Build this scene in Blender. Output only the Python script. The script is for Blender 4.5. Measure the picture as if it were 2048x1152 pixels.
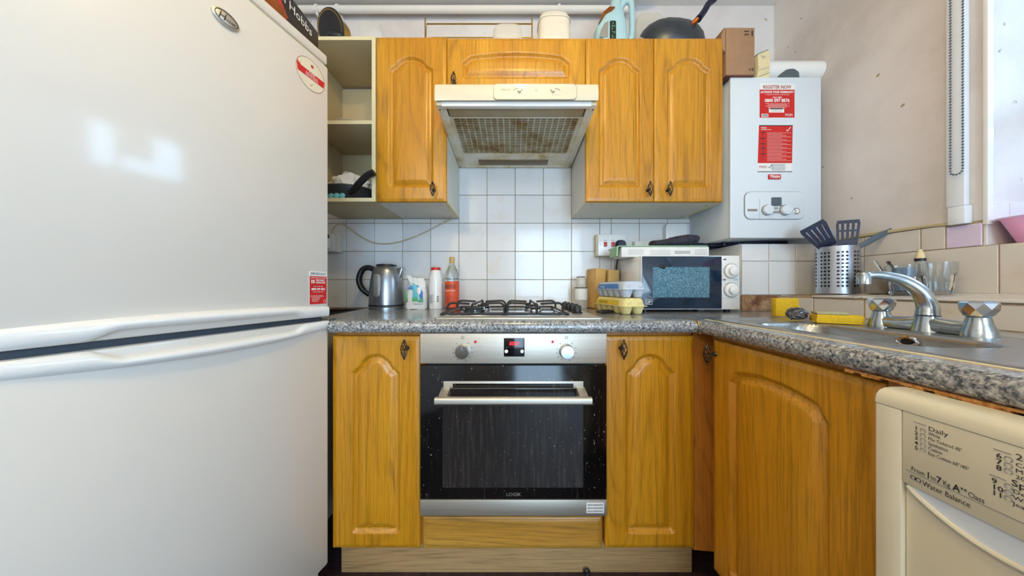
import bpy, bmesh, math, random
import numpy as np
from mathutils import Vector, Matrix
random.seed(7)
D = bpy.data
S = bpy.context.scene
for o in list(D.objects): D.objects.remove(o)
H = 0.98                       # eye height: everything is laid out relative to it and lifted at the end
PI = math.pi
# ------------------------------------------------------------------ camera, world, light, exposure
cam = D.cameras.new('camera'); co = D.objects.new('camera', cam); S.collection.objects.link(co)
co.location = (0, 0, 0); co.rotation_euler = (PI/2, 0, 0)
cam.sensor_width = 36; cam.lens = 560/2048*36; cam.clip_start = .01
S.camera = co
w = D.worlds.new('world'); S.world = w; w.use_nodes = True
w.node_tree.nodes['Background'].inputs[0].default_value = (.62, .8, 1, 1)
w.node_tree.nodes['Background'].inputs[1].default_value = .7
def light(name, kind, loc, rot, energy, col, size=None, size_y=None):
    l = D.lights.new(name, kind); l.energy = energy; l.color = col
    if kind == 'AREA':
        l.shape = 'RECTANGLE'; l.size = size; l.size_y = size_y
    else: l.shadow_soft_size = size
    o = D.objects.new(name, l); S.collection.objects.link(o); o.location = loc; o.rotation_euler = rot
    return o
light('ceiling_lamp_light', 'POINT', (.06, .17, 1.40), (0,0,0), 14, (1, .73, .28), .045)
light('window_daylight', 'AREA', (2.40, .46, .94), (0, PI/2, 0), 19, (.44, .71, 1), .62, 1.08)
light('left_fill_light', 'POINT', (-.85, -1.25, 1.15), (0,0,0), 23, (1, .86, .66), .16)  # added fill with no seen source, brightens the sink door and washing machine
light('doorway_daylight', 'AREA', (.70, -2.3, .10), (PI/2, 0, 0), 54, (.52, .76, 1), 1.25, 2.0)
vs = S.view_settings
vs.view_transform = 'Standard'; vs.look = 'None'; vs.gamma = 1; vs.exposure = 0.42
try: vs.use_curve_mapping = False
except Exception: pass
# ------------------------------------------------------------------ materials
def lin(c):
    if isinstance(c, str):
        c = tuple(int(c[i:i+2], 16)/255 for i in (0, 2, 4))
    return tuple((v/12.92 if v <= .04045 else ((v+.055)/1.055)**2.4) for v in c[:3]) + (1,)
class NT:
    def __init__(s, name):
        s.m = D.materials.new(name); s.m.use_nodes = True; s.t = s.m.node_tree
        s.b = s.t.nodes['Principled BSDF']; s.out = s.t.nodes['Material Output']
    def n(s, typ, **kw):
        nd = s.t.nodes.new(typ)
        for k, v in kw.items():
            if k.startswith('i_'):
                key = k[2:]; key = int(key) if key.isdigit() else key.replace('_', ' ')
                nd.inputs[key].default_value = v
            else: setattr(nd, k, v)
        return nd
    def l(s, a, b): s.t.links.new(a, b)
    def coord(s, scale=(1,1,1), kind='Object', rnd=False):
        tc = s.n('ShaderNodeTexCoord'); mp = s.n('ShaderNodeMapping'); mp.inputs['Scale'].default_value = scale
        s.l(tc.outputs[kind], mp.inputs[0])
        if rnd:
            oi = s.n('ShaderNodeObjectInfo'); mu = s.n('ShaderNodeMath', operation='MULTIPLY', i_1=37.0)
            s.l(oi.outputs['Random'], mu.inputs[0]); cb = s.n('ShaderNodeCombineXYZ')
            for k in range(3): s.l(mu.outputs[0], cb.inputs[k])
            s.l(cb.outputs[0], mp.inputs['Location'])
        return mp.outputs[0]
    def noise(s, vec, scale=5, detail=3, rough=.5, dist=0):
        nd = s.n('ShaderNodeTexNoise'); nd.inputs['Scale'].default_value = scale; nd.inputs['Detail'].default_value = detail
        nd.inputs['Roughness'].default_value = rough; nd.inputs['Distortion'].default_value = dist
        s.l(vec, nd.inputs['Vector']); return nd.outputs['Fac']
    def ramp(s, fac, stops, interp='LINEAR'):
        r = s.n('ShaderNodeValToRGB'); r.color_ramp.interpolation = interp
        e = r.color_ramp.elements
        while len(e) < len(stops): e.new(.5)
        for q, (p, c) in zip(e, stops):
            q.position = p; q.color = lin(c) if isinstance(c, str) else (c, c, c, 1)
        s.l(fac, r.inputs[0]); return r.outputs[0]
    def mix(s, fac, a, b, blend='MIX'):
        m = s.n('ShaderNodeMix', data_type='RGBA', blend_type=blend)
        for v, k in ((fac, 0), (a, 6), (b, 7)):
            if isinstance(v, (int, float)): m.inputs[k].default_value = v
            elif isinstance(v, (str, tuple)): m.inputs[k].default_value = lin(v) if isinstance(v, str) else v
            else: s.l(v, m.inputs[k])
        return m.outputs[2]
    def base(s, v):
        if isinstance(v, str): s.b.inputs['Base Color'].default_value = lin(v)
        else: s.l(v, s.b.inputs['Base Color'])
    def set(s, **kw):
        for k, v in kw.items():
            key = k.replace('_', ' ')
            if isinstance(v, (int, float, tuple)): s.b.inputs[key].default_value = v
            else: s.l(v, s.b.inputs[key])
    def bump(s, h, strength=.3, dist=.002):
        b = s.n('ShaderNodeBump'); b.inputs['Strength'].default_value = strength; b.inputs['Distance'].default_value = dist
        s.l(h, b.inputs['Height']); s.l(b.outputs[0], s.b.inputs['Normal'])
M = {}
def plain(name, col, rough=.5, metal=0, var=.06, scale=30, coat=0, bump=0, **kw):
    a = NT(name); c = a.coord()
    f = a.noise(c, scale, 3)
    cl = lin(col)
    dark = tuple(v*(1-var*2) for v in cl[:3]) + (1,)
    a.base(a.mix(f, dark, tuple(min(1, v*(1+var)) for v in cl[:3])+(1,)))
    a.set(Roughness=rough, Metallic=metal, Coat_Weight=coat)
    if bump: a.bump(f, bump, .002)
    for k, v in kw.items(): a.b.inputs[k.replace('_', ' ')].default_value = v
    M[name] = a.m; return a
def oak(name, lo, mid, hi, axis='z', rough=.33):
    a = NT(name)
    sc = {'z': (1, 1, .1), 'x': (.1, 1, 1)}[axis]
    c = a.coord(sc, rnd=True)
    warp = a.noise(a.coord({'z': (1, 1, .09), 'x': (.09, 1, 1)}[axis], rnd=True), 6, 1.2, .3)   # rings -> cathedral figure
    w1 = a.n('ShaderNodeMath', operation='MULTIPLY', i_1=120.0); a.l(warp, w1.inputs[0])
    sn = a.n('ShaderNodeMath', operation='SINE'); a.l(w1.outputs[0], sn.inputs[0])
    sf = a.n('ShaderNodeMath', operation='MULTIPLY_ADD', i_1=.5, i_2=.5); a.l(sn.outputs[0], sf.inputs[0])
    sc2 = {'z': (1, 1, .02), 'x': (.02, 1, 1)}[axis]
    pores = a.noise(a.coord(sc2, rnd=True), 300, 4, .8)
    fine = a.noise(a.coord({'z': (1, 1, .06), 'x': (.06, 1, 1)}[axis], rnd=True), 60, 3, .6)
    big = a.noise(a.coord({'z': (1, 1, .12), 'x': (.12, 1, 1)}[axis], rnd=True), 6, 2, .5)
    base = a.ramp(big, [(.25, lo), (.5, mid), (.75, hi)])
    fig = a.ramp(sf.outputs[0], [(0, .66), (.14, .86), (.35, .98), (1, 1.0)])
    mask = a.ramp(fine, [(.40, .15), (.60, .85)])
    por = a.ramp(pores, [(.40, .62), (.49, .95), (.6, 1.05)])
    a.base(a.mix(.8, a.mix(mask, base, a.mix(1.0, base, fig, 'MULTIPLY')), por, 'MULTIPLY'))
    a.set(Roughness=rough, Coat_Weight=.25, Coat_Roughness=.25)
    a.bump(pores, .12, .001)
    M[name] = a.m
oak('oak', 'bd7e10', 'ca8a14', 'd69a26')
oak('oak_horizontal', 'b07c2c', 'bd8a34', 'c99a44', 'x')
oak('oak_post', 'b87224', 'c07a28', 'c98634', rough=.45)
oak('plinth_board', 'b08a5a', 'bb9564', 'c4a070', 'x', .5)
plain('white_paint', 'dcd8d4', .75, var=.03, scale=8, bump=.25)
plain('ceiling_paint', 'e4e0da', .8, var=.03, scale=6)
# painted plaster wall with marks
a = NT('wall_paint'); c = a.coord()
f = a.noise(c, 3, 6, .6); g = a.noise(c, 26, 2, .4); h = a.noise(c, 120, 2)
col = a.ramp(f, [(.35, 'cdc5c2'), (.5, 'd8d2d0'), (.65, 'dedad8')])
spots = a.ramp(g, [(.73, 0.0), (.76, 1.0)])
a.base(a.mix(spots, col, 'a09078')); a.set(Roughness=.7); a.bump(a.mix(.4, f, h), .35, .004); M['wall_paint'] = a.m
# tiles
a = NT('tile_glaze'); c = a.coord(); f = a.noise(a.coord((1,1,1), rnd=True), 9, 5, .6)
oi = a.n('ShaderNodeObjectInfo')
tint = a.ramp(oi.outputs['Random'], [(0, 'd9d9d8'), (1, 'e6e4e2')])
a.base(a.mix(a.ramp(f, [(.55, 0.0), (.8, .35)]), tint, 'c8b080')); a.set(Roughness=.16, Coat_Weight=.3)
a.bump(f, .05, .003); M['tile_glaze'] = a.m
a = NT('tile_cream'); f = a.noise(a.coord((1,1,1), rnd=True), 9, 5, .6)
oi = a.n('ShaderNodeObjectInfo')
tint = a.ramp(oi.outputs['Random'], [(0, 'd6cec4'), (1, 'dfd8ce')])
a.base(a.mix(a.ramp(f, [(.55, 0.0), (.8, .4)]), tint, 'c4a06c')); a.set(Roughness=.25)
M['tile_cream'] = a.m
plain('grout', '9c8f78', .9, var=.25, scale=60)
plain('grout_brown', 'b29a7c', .9, var=.25, scale=60)
# fridge
a = NT('fridge_white'); c = a.coord(); f = a.noise(c, 260, 2); g = a.noise(c, 5, 5, .6)
a.base(a.mix(a.ramp(g, [(.68, 0.0), (.76, .35)]), 'dad3c9', 'd2bc88')); a.set(Roughness=.4, Coat_Weight=.7, Coat_Roughness=.11); a.bump(f, .02, .001); M['fridge_white'] = a.m
plain('white_gloss', 'eceae6', .22, var=.02, coat=.3)
plain('cream_gloss', 'd9d0b6', .35, var=.03, coat=.2)
plain('appliance_white', 'dfdcd0', .35, var=.03)
plain('boiler_white', 'd8dfe4', .3, var=.01, coat=.2)
plain('melamine', 'dedbd0', .55, var=.05, scale=10)
plain('melamine_cream', 'c6b58e', .55, var=.05, scale=10)
plain('melamine_edge', 'e2d6ac', .55, var=.06, scale=40)
plain('black_plastic', '15161c', .4)
plain('navy_plastic', '121634', .35)
plain('black_iron', '191716', .5, bump=.3)
plain('dark_gap', '0c0b0a', .9)
plain('pewter', '4a4640', .35, .85)
plain('brass', 'c09a4c', .3, 1)
plain('chrome', 'c6cace', .12, 1, var=.04)
plain('grey_rubber', '525c66', .55)
plain('seam_dark', '39434e', .5)
plain('red_print', 'c8201c', .4, var=.02)
plain('print_dark', '2c2a2a', .6)
plain('print_grey', '85827c', .6)
plain('print_white', 'f4f0ea', .5)
plain('print_red', 'a8382c', .5)
plain('silver_print', 'b4b2ac', .35, .7)
plain('red_plastic', 'cc2a24', .35)
plain('pink_plastic', 'f7b8e4', .35, Subsurface_Weight=.2)
plain('bowl_lit_glaze', 'e0cfe8', .2)  # pink light off the washing-up bowl put into the tile colour
plain('blue_print', '4f86cc', .6)
plain('teal_print', '6cc4d4', .5)
plain('green_print', '58b070', .5)
plain('orange_print', 'e0562c', .45)
plain('cardboard', 'a27c5c', .8, var=.1, scale=25, bump=.2)
plain('cardboard_dark', '6a4238', .85)
plain('paper_cream', 'e6d4a4', .8)
plain('paper_white', 'e8e6e2', .75, var=.05)
plain('pulp_blue', 'c6ced8', .9, bump=.5, scale=300)
plain('pulp_yellow', 'e6d592', .9, bump=.5, scale=300)
plain('yellow_print', 'ecc92c', .7)
plain('sponge_yellow', 'e2b824', .95, var=.15, scale=200, bump=.9)
plain('scourer_green', 'b8b48c', .95, var=.2, scale=300, bump=.9)
plain('steel_wool', '7c7a7a', .35, .8)
plain('cork', 'cfae72', .8, var=.2, scale=120)
plain('foam_dark', '8a5a34', .8, var=.35, scale=25, bump=.4)
plain('pale_blue_plastic', 'a9ccd4', .4)
plain('milky_plastic', 'e6dccb', .5, Subsurface_Weight=.1)
plain('green_board', '9cc49c', .6)
plain('glove_fabric', '3c3a48', .95, var=.5, scale=60, bump=.6)
plain('wok_steel', '565c64', .38, .75, var=.35, scale=14)
plain('copper_heat', 'b8682c', .35, .8, var=.3)
plain('label_paper', 'ddd3b8', .5)
plain('trunking', 'e6eaee', .45, var=.03)
plain('bamboo', 'd9ae66', .6, var=.18, scale=18)
plain('cable_cream', 'c9b890', .6)
plain('blue_cloth', '93a4bc', .9, var=.3, scale=60)
def brushed(name, col, rough, ax):
    a = NT(name); f = a.noise(a.coord(ax), 60, 4, .7)
    a.base(a.ramp(f, [(.3, col[0]), (.7, col[1])]))
    a.set(Metallic=.9, Roughness=rough); a.bump(f, .06, .001); M[name] = a.m
brushed('brushed_steel', ('c4bcae', 'd8d2c4'), .48, (.04, 1, 6))
brushed('kettle_steel', ('8e9298', 'b0b4b8'), .28, (1, 1, .04))
brushed('holder_steel', ('a4a8b0', 'c0c4cc'), .34, (6, 6, .1))
brushed('sink_steel', ('92928f', 'b2b2b0'), .3, (4, .3, 1))
brushed('tap_chrome', ('9ca6ac', 'bcc4c8'), .2, (1, 1, 1))
# worktop
a = NT('granite_laminate'); c = a.coord()
n1 = a.noise(c, 190, 3, .7); n2 = a.noise(c, 90, 3, .6, .6)
v = a.n('ShaderNodeTexVoronoi', feature='F1'); v.inputs['Scale'].default_value = 210; a.l(c, v.inputs['Vector'])
spk = a.ramp(v.outputs['Color'], [(0, '20242c'), (.3, '4a5058'), (.5, '8a8e92'), (.75, 'c0beb8'), (1, 'e4e0d6')])
mm = a.mix(.5, spk, a.ramp(n1, [(.41, '262a34'), (.49, '7c8086'), (.57, 'ccc8c0')]))
a.base(a.mix(a.ramp(n2, [(.45, 0.0), (.62, .35)]), mm, '4a4e54')); a.set(Roughness=.25, Coat_Weight=.5, Coat_Roughness=.15); M['granite_laminate'] = a.m
# oven glass with splashes
a = NT('oven_glass'); c = a.coord((1, 1, .12)); f = a.noise(c, 90, 4, .6); g = a.noise(a.coord(), 130, 2, .5)
stre = a.ramp(f, [(.60, 0.0), (.75, .25)]); dots = a.ramp(g, [(.70, 0.0), (.73, .45)])
a.base(a.mix(dots, a.mix(stre, '0b0a0b', '6a6458'), 'b0a898')); a.set(Roughness=.12); M['oven_glass'] = a.m
a = NT('oven_window'); f = a.noise(a.coord((1,1,.06)), 120, 4, .65); g = a.noise(a.coord(), 150, 2, .5)
stre = a.ramp(f, [(.5, .02), (.78, .25)]); dots = a.ramp(g, [(.70, 0.0), (.73, .35)])
a.base(a.mix(dots, a.mix(stre, '221f20', '7a7060'), 'b4ac98')); a.set(Roughness=.14); M['oven_window'] = a.m
# microwave
plain('microwave_glass', '12283e', .1, coat=.5)  # bluish reflection put into the glass colour
a = NT('microwave_mesh'); g = a.noise(a.coord(), 260, 3, .8); a.base(a.ramp(g, [(.38, '1c4860'), (.52, '44788e'), (.66, '88b2c0')])); a.set(Roughness=.25, Coat_Weight=.6); M['microwave_mesh'] = a.m
# greasy filter
a = NT('grease_filter'); c = a.coord(); f = a.noise(c, 9, 3, .6)
a.base(a.ramp(f, [(.35, '120c08'), (.5, '2a180c'), (.62, '4a3410'), (.7, '181418')])); a.set(Roughness=.5); M['grease_filter'] = a.m
a = NT('greasy_white'); c = a.coord(); f = a.noise(c, 11, 4, .65)
a.base(a.ramp(f, [(.42, 'e2dccb'), (.58, 'd8cba8'), (.70, 'b99a5c')])); a.set(Roughness=.4); M['greasy_white'] = a.m
a = NT('greasy_grille'); c = a.coord(); f = a.noise(c, 11, 4, .65)
a.base(a.ramp(f, [(.42, 'cdc0a2'), (.56, 'b49866'), (.68, '84602e')])); a.set(Roughness=.45); M['greasy_grille'] = a.m
plain('lamp_lens', 'b4a684', .4, var=.15, scale=12)
plain('brown_lens', '77603c', .35, var=.2)
# rough bare wall under tiles
a = NT('bare_wall'); f = a.noise(a.coord(), 22, 5, .7)
a.base(a.ramp(f, [(.35, '5c3a28'), (.5, '8c6444'), (.65, 'b49878')])); a.set(Roughness=.85); M['bare_wall'] = a.m
a = NT('chipboard'); f = a.noise(a.coord(), 160, 3, .7)
a.base(a.ramp(f, [(.35, '9a5c24'), (.6, 'd89850')])); a.set(Roughness=.9); a.bump(f, .6, .003); M['chipboard'] = a.m
a = NT('floor_mosaic'); c = a.coord(); v = a.n('ShaderNodeTexVoronoi'); v.inputs['Scale'].default_value = 45; a.l(c, v.inputs[0])
a.base(a.mix(.5, a.ramp(v.outputs['Color'], [(0, '1a1014'), (1, '54383c')]), '201418')); a.set(Roughness=.4); M['floor_mosaic'] = a.m
def clear(name, tint=(1,1,1,1), alpha=.35, rough=.05, diff=(.9,.9,.9,1)):
    a = NT(name); t = a.t
    tr = a.n('ShaderNodeBsdfTransparent'); tr.inputs[0].default_value = tint
    a.b.inputs['Base Color'].default_value = diff; a.set(Roughness=rough)
    fr = a.n('ShaderNodeLayerWeight'); fr.inputs[0].default_value = .12
    ad = a.n('ShaderNodeMath', operation='ADD', i_1=alpha, use_clamp=True); a.l(fr.outputs['Facing'], ad.inputs[0])
    mx = a.n('ShaderNodeMixShader'); a.l(ad.outputs[0], mx.inputs[0]); a.l(tr.outputs[0], mx.inputs[1]); a.l(a.b.outputs[0], mx.inputs[2])
    a.l(mx.outputs[0], a.out.inputs[0]); M[name] = a.m
clear('clear_plastic', (.95,.95,.93,1), .18)
clear('bottle_glass', (.93,.95,.92,1), .08)
clear('tumbler_glass', (.90,.92,.93,1), .06, diff=(.75,.78,.82,1))
clear('milky_clear', (.95,.93,.88,1), .38, .3, (.82,.78,.7,1))
def glass(name, col):
    a = NT(name); a.base(col); a.set(Roughness=.02, Transmission_Weight=1.0, IOR=1.42); M[name] = a.m
glass('bottle_glass', 'eef2ee'); glass('tumbler_glass', 'eef2f4')
clear('window_glass', (.98,.99,1,1), 0.0)
def emis(name, col, st):
    a = NT(name); a.base('101010'); a.b.inputs['Emission Color'].default_value = lin(col); a.b.inputs['Emission Strength'].default_value = st; M[name] = a.m
emis('led_red', 'ff1a2c', 3.0); 
# ------------------------------------------------------------------ mesh helpers
SPLIT = {'slider', 'handle_bracket', 'indicator_light', 'button', 'screw', 'foot', 'teal_decoration', 'clip', 'picture_print', 'green_print'}
STUFF = {'dial_marks', 'small_print', 'white_print', 'black_print', 'barcode', 'gauge_marks', 'label_print', 'carton_print', 'box_print', 'page_print', 'button_symbol', 'white_patches', 'dial_icons', 'adaptor_holes', 'broken_edge', 'door_mark', 'sticker_outline'}
class MB:
    def __init__(s): s.bm = bmesh.new()
    def box(s, x0, x1, y0, y1, z0, z1, bev=0, seg=2):
        b = bmesh.new(); bmesh.ops.create_cube(b, size=1)
        for v in b.verts: v.co = Vector(((x0+x1)/2+v.co.x*(x1-x0), (y0+y1)/2+v.co.y*(y1-y0), (z0+z1)/2+v.co.z*(z1-z0)))
        if bev: bmesh.ops.bevel(b, geom=b.edges[:], offset=bev, segments=seg, affect='EDGES', profile=.5)
        s.join(b); return s
    def join(s, b, mat=None):
        me = D.meshes.new('tmp'); 
        if mat is not None: b.transform(mat)
        b.to_mesh(me); b.free(); s.bm.from_mesh(me); D.meshes.remove(me)
    def prism(s, pts, d0, d1, axis='y', bev=0, seg=2):
        """2D outline extruded: axis y -> pts are (x,z); x -> (y,z); z -> (x,y)"""
        b = bmesh.new()
        def P(p, d): return {'y': (p[0], d, p[1]), 'x': (d, p[0], p[1]), 'z': (p[0], p[1], d)}[axis]
        va = [b.verts.new(P(p, d0)) for p in pts]; vb = [b.verts.new(P(p, d1)) for p in pts]
        n = len(pts)
        b.faces.new(va); b.faces.new(vb[::-1])
        for i in range(n): b.faces.new((va[i], vb[i], vb[(i+1) % n], va[(i+1) % n]))
        bmesh.ops.recalc_face_normals(b, faces=b.faces[:])
        if bev: bmesh.ops.bevel(b, geom=b.edges[:], offset=bev, segments=seg, affect='EDGES', profile=.5, clamp_overlap=True)
        s.join(b); return s
    def tube(s, pts, r, n=10, flat=1.0, caps=True):
        pts = [Vector(p) for p in pts]; m = len(pts)
        rs = r if isinstance(r, (list, tuple)) else [r]*m
        rings = []; up = None
        for i, p in enumerate(pts):
            t = (pts[min(i+1, m-1)]-pts[max(i-1, 0)]).normalized()
            if up is None: up = t.cross(Vector((0, 1, 0))) if abs(t.y) < .9 else t.cross(Vector((0, 0, 1)))
            up = (up - t*up.dot(t)).normalized(); sd = t.cross(up)
            rings.append([s.bm.verts.new(p+up*math.cos(2*PI*k/n)*rs[i]+sd*math.sin(2*PI*k/n)*rs[i]*flat) for k in range(n)])
        for i in range(m-1):
            for k in range(n): s.bm.faces.new((rings[i][k], rings[i][(k+1) % n], rings[i+1][(k+1) % n], rings[i+1][k]))
        if caps: s.bm.faces.new(rings[0][::-1]); s.bm.faces.new(rings[-1])
        return s
    def cyl(s, p0, p1, r0, r1=None, n=24): return s.tube([p0, p1], [r0, r0 if r1 is None else r1], n)
    def loft(s, secs, n=32, caps=(True, True)):
        """secs: (cx, cy, z, rx, ry, exponent)"""
        rings = []
        for (cx, cy, z, rx, ry, e) in secs:
            ring = []
            for k in range(n):
                a = 2*PI*k/n; c, q = math.cos(a), math.sin(a)
                ring.append(s.bm.verts.new((cx+rx*math.copysign(abs(c)**(2/e), c), cy+ry*math.copysign(abs(q)**(2/e), q), z)))
            rings.append(ring)
        for i in range(len(rings)-1):
            for k in range(n): s.bm.faces.new((rings[i][k], rings[i][(k+1) % n], rings[i+1][(k+1) % n], rings[i+1][k]))
        if caps[0]: s.bm.faces.new(rings[0][::-1])
        if caps[1]: s.bm.faces.new(rings[-1])
        return s
    def lathe(s, prof, cx=0, cy=0, n=32, caps=(True, True)):
        return s.loft([(cx, cy, z, max(r, 1e-4), max(r, 1e-4), 2) for r, z in prof], n, caps)
    def ball(s, c, r, sub=2):
        b = bmesh.new(); bmesh.ops.create_icosphere(b, subdivisions=sub, radius=1)
        rr = r if isinstance(r, tuple) else (r, r, r)
        for v in b.verts: v.co = Vector((c[0]+v.co.x*rr[0], c[1]+v.co.y*rr[1], c[2]+v.co.z*rr[2]))
        s.join(b); return s
    def xf(s, mat): s.bm.transform(mat); return s
    def build(s, name, mat, parent=None, smooth=40, recalc=True):
        if name in SPLIT:
            left = set(s.bm.verts); out = []
            while left:
                st_ = [left.pop()]; isl = set(st_)
                while st_:
                    v = st_.pop()
                    for e in v.link_edges:
                        w_ = e.other_vert(v)
                        if w_ not in isl: isl.add(w_); left.discard(w_); st_.append(w_)
                idx = {v: i for i, v in enumerate(isl)}
                me = D.meshes.new(name); me.from_pydata([tuple(v.co) for v in idx], [], [[idx[v] for v in f.verts] for f in s.bm.faces if f.verts[0] in isl]); me.update()
                b2 = bmesh.new(); b2.from_mesh(me); bmesh.ops.recalc_face_normals(b2, faces=b2.faces[:]); b2.to_mesh(me); b2.free()
                out.append(link(name, me, mat, parent, smooth))
            s.bm.free(); return out[0]
        if recalc: bmesh.ops.recalc_face_normals(s.bm, faces=s.bm.faces[:])
        me = D.meshes.new(name); s.bm.to_mesh(me); s.bm.free()
        return link(name, me, mat, parent, smooth)
def link(name, me, mat, parent=None, smooth=40):
    o = D.objects.new(name, me); S.collection.objects.link(o)
    me.materials.append(M[mat] if isinstance(mat, str) else mat)
    if smooth:
        me.shade_smooth(); me.set_sharp_from_angle(angle=math.radians(smooth))
    if parent: o.parent = parent
    if name in STUFF: o['kind'] = 'stuff'
    return o
def T(name, label, cat, loc=(0,0,0), rz=0, group=None):
    o = D.objects.new(name, None); S.collection.objects.link(o); o.empty_display_size = .05
    o.location = loc; o.rotation_euler = (0, 0, rz) if isinstance(rz, (int, float)) else rz
    o['label'] = label; o['category'] = cat
    if group: o['group'] = group
    return o
def tag(o, label, cat, group=None):
    o['label'] = label; o['category'] = cat
    if group: o['group'] = group
    return o
def ST(o): o['kind'] = 'structure'; return o
def bx(name, x0, x1, y0, y1, z0, z1, mat, parent=None, bev=.001): return MB().box(x0, x1, y0, y1, z0, z1, bev).build(name, mat, parent)
_tc = {}
def text(body, size, x, y, z, mat, parent, name='lettering', align='LEFT', sx=1.0, bold=0, shear=0, rot=0):
    """flat print facing local -y, x right, z up"""
    cu = D.curves.new('txt', 'FONT'); cu.body = body; cu.size = size; cu.align_x = align; cu.offset = bold; cu.shear = shear
    cu.resolution_u = 2
    tmp = D.objects.new('txt', cu); S.collection.objects.link(tmp)
    dg = bpy.context.evaluated_depsgraph_get(); me = D.meshes.new_from_object(tmp.evaluated_get(dg))
    D.objects.remove(tmp); D.curves.remove(cu)
    me.transform(Matrix.Translation((x, y, z)) @ Matrix.Rotation(rot, 4, 'Y') @ Matrix.Rotation(PI/2, 4, 'X') @ Matrix.Scale(sx, 4, (1, 0, 0)))
    me.materials.clear()
    return link(name, me, mat, parent, 0)
def rrect(x0, x1, z0, z1, r, n=6):
    p = []
    for cx, cz, a0 in ((x1-r, z0+r, -PI/2), (x1-r, z1-r, 0), (x0+r, z1-r, PI/2), (x0+r, z0+r, PI)):
        for k in range(n+1): a = a0+PI/2*k/n; p.append((cx+r*math.cos(a), cz+r*math.sin(a)))
    return p
def bez(p, n=16):
    """Catmull-Rom through points"""
    p = [Vector(q) for q in p]; P = [p[0]*2-p[1]]+p+[p[-1]*2-p[-2]]; out = []
    for i in range(1, len(P)-2):
        for k in range(n):
            t = k/n; a, b, c, d = P[i-1:i+3]
            out.append(.5*((2*b)+(c-a)*t+(2*a-5*b+4*c-d)*t*t+(3*b-a-3*c+d)*t**3))
    out.append(p[-1]); return out
# ------------------------------------------------------------------ structure
YB = 1.518; XR = 1.42; ZF = -H; ZC = 1.53; XL = -1.36; YN = -2.45
ST(bx('floor', XL-.1, XR+.4, YN-.1, YB+.1, ZF-.05, ZF, 'floor_mosaic', bev=0))
ST(bx('ceiling', XL-.1, XR+.4, YN-.1, YB+.1, ZC, ZC+.05, 'ceiling_paint', bev=0))
wb = ST(bx('wall_back', XL, XR+.3, YB, YB+.1, ZF, ZC, 'wall_paint', bev=0))
ST(bx('wall_left', XL-.1, XL, YN, YB+.1, ZF, ZC, 'wall_paint', bev=0))
b = MB()   # wall behind the camera with the doorway the daylight comes through
b.box(XL, .05, YN-.1, YN, ZF, ZC); b.box(1.35, XR+.3, YN-.1, YN, ZF, ZC); b.box(.05, 1.35, YN-.1, YN, 1.15, ZC)
ST(b.build('wall_front', 'wall_paint'))
# right wall with the window recess
WY0, WY1, WZ0, WZ1 = -.35, .842, .127, 1.3
b = MB(); b.box(XR, XR+.3, WY1, YB, ZF, ZC); b.box(XR, XR+.3, WY0, WY1, ZF, WZ0); b.box(XR, XR+.3, WY0, WY1, WZ1, ZC); b.box(XR, XR+.3, YN, WY0, ZF, ZC)
wr = ST(b.build('wall_right', 'wall_paint'))
# window: frame at the outer end of the recess, roller blind fabric drawn across the top
win = D.objects.new('window_1', None); S.collection.objects.link(win); win.location = (XR+.24, .25, WZ0); ST(win)
win['label'] = 'white framed window in the right wall above the sink'
b = MB(); fy0, fy1 = WY0-.25, WY1-.25; fh = WZ1-WZ0
b.box(-.02, .03, fy0, fy1, 0, .05); b.box(-.02, .03, fy0, fy1, fh-.05, fh); b.box(-.02, .03, fy0, fy0+.05, 0, fh); b.box(-.02, .03, fy1-.05, fy1, 0, fh)
b.box(-.02, .03, -.02, .03, 0, fh)
b.box(-.02, .03, .02, .29, .60, fh)  # unseen solid panel, added to notch the window's reflection on the fridge
b.box(-.02, .03, fy0, fy1, .40, .46)
b.build('frame', 'white_gloss', win)
bx('pane', 0, .004, fy0+.05, fy1-.05, .05, fh-.05, 'window_glass', win, 0)
bx('blind_fabric', -.05, -.047, fy0+.03, fy1-.02, fh-.26, fh-.02, 'blue_cloth', win, 0)
# tiled facing: each tile its own part
_tm = {}
def tile_mesh(wd, ht, mat, th=.006):
    k = (round(wd, 4), round(ht, 4), mat)
    if k not in _tm:
        b = MB(); b.box(0, wd, 0, th, 0, ht, .0012, 1)
        bmesh.ops.recalc_face_normals(b.bm, faces=b.bm.faces[:])
        me = D.meshes.new('tile'); b.bm.to_mesh(me); b.bm.free(); me.materials.append(M[mat]); me.shade_smooth(); me.set_sharp_from_angle(angle=.6); _tm[k] = me
    return _tm[k]
def tile(parent, x, y, z, wd, ht, rz=0, mat='tile_glaze', rx=0):
    o = D.objects.new('tile', tile_mesh(wd, ht, mat)); S.collection.objects.link(o); o.parent = parent
    o.location = (x, y, z); o.rotation_euler = (rx+random.uniform(-.003, .003), random.uniform(-.002, .002), rz+random.uniform(-.003, .003)); return o
G = .0028; PT = .1521
X0 = -.287; Z0 = -.107
gr = MB().box(-1.20, 1.05, YB-.004, YB, Z0-.001, .377).box(-.288, .322, YB-.004, YB, .377, .66).build('grout', 'grout', wb)
xs = [X0-PT*k for k in range(6, 0, -1)]+[X0+PT*k for k in range(4)]
cols = [(x, PT) for x in xs]+[(.3214, PT), (.4735, .062), (.5355, PT), (.6876, PT), (.8397, PT), (.9918, .05)]
for x, wd in cols:
    for r in range(5):
        z = Z0+PT*r; ht = PT
        inner = -.29 < x < .32
        if r == 3 and not inner: ht = .025
        if r == 4 and not inner: continue
        tile(wb, x+G/2, YB-.007+random.uniform(-.0008, .0008), z+G/2, wd-G, ht-G)
bx('bare_strip', -1.25, -.55, YB-.012, YB, -.14, -.108, 'bare_wall', wb, .002)
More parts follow.
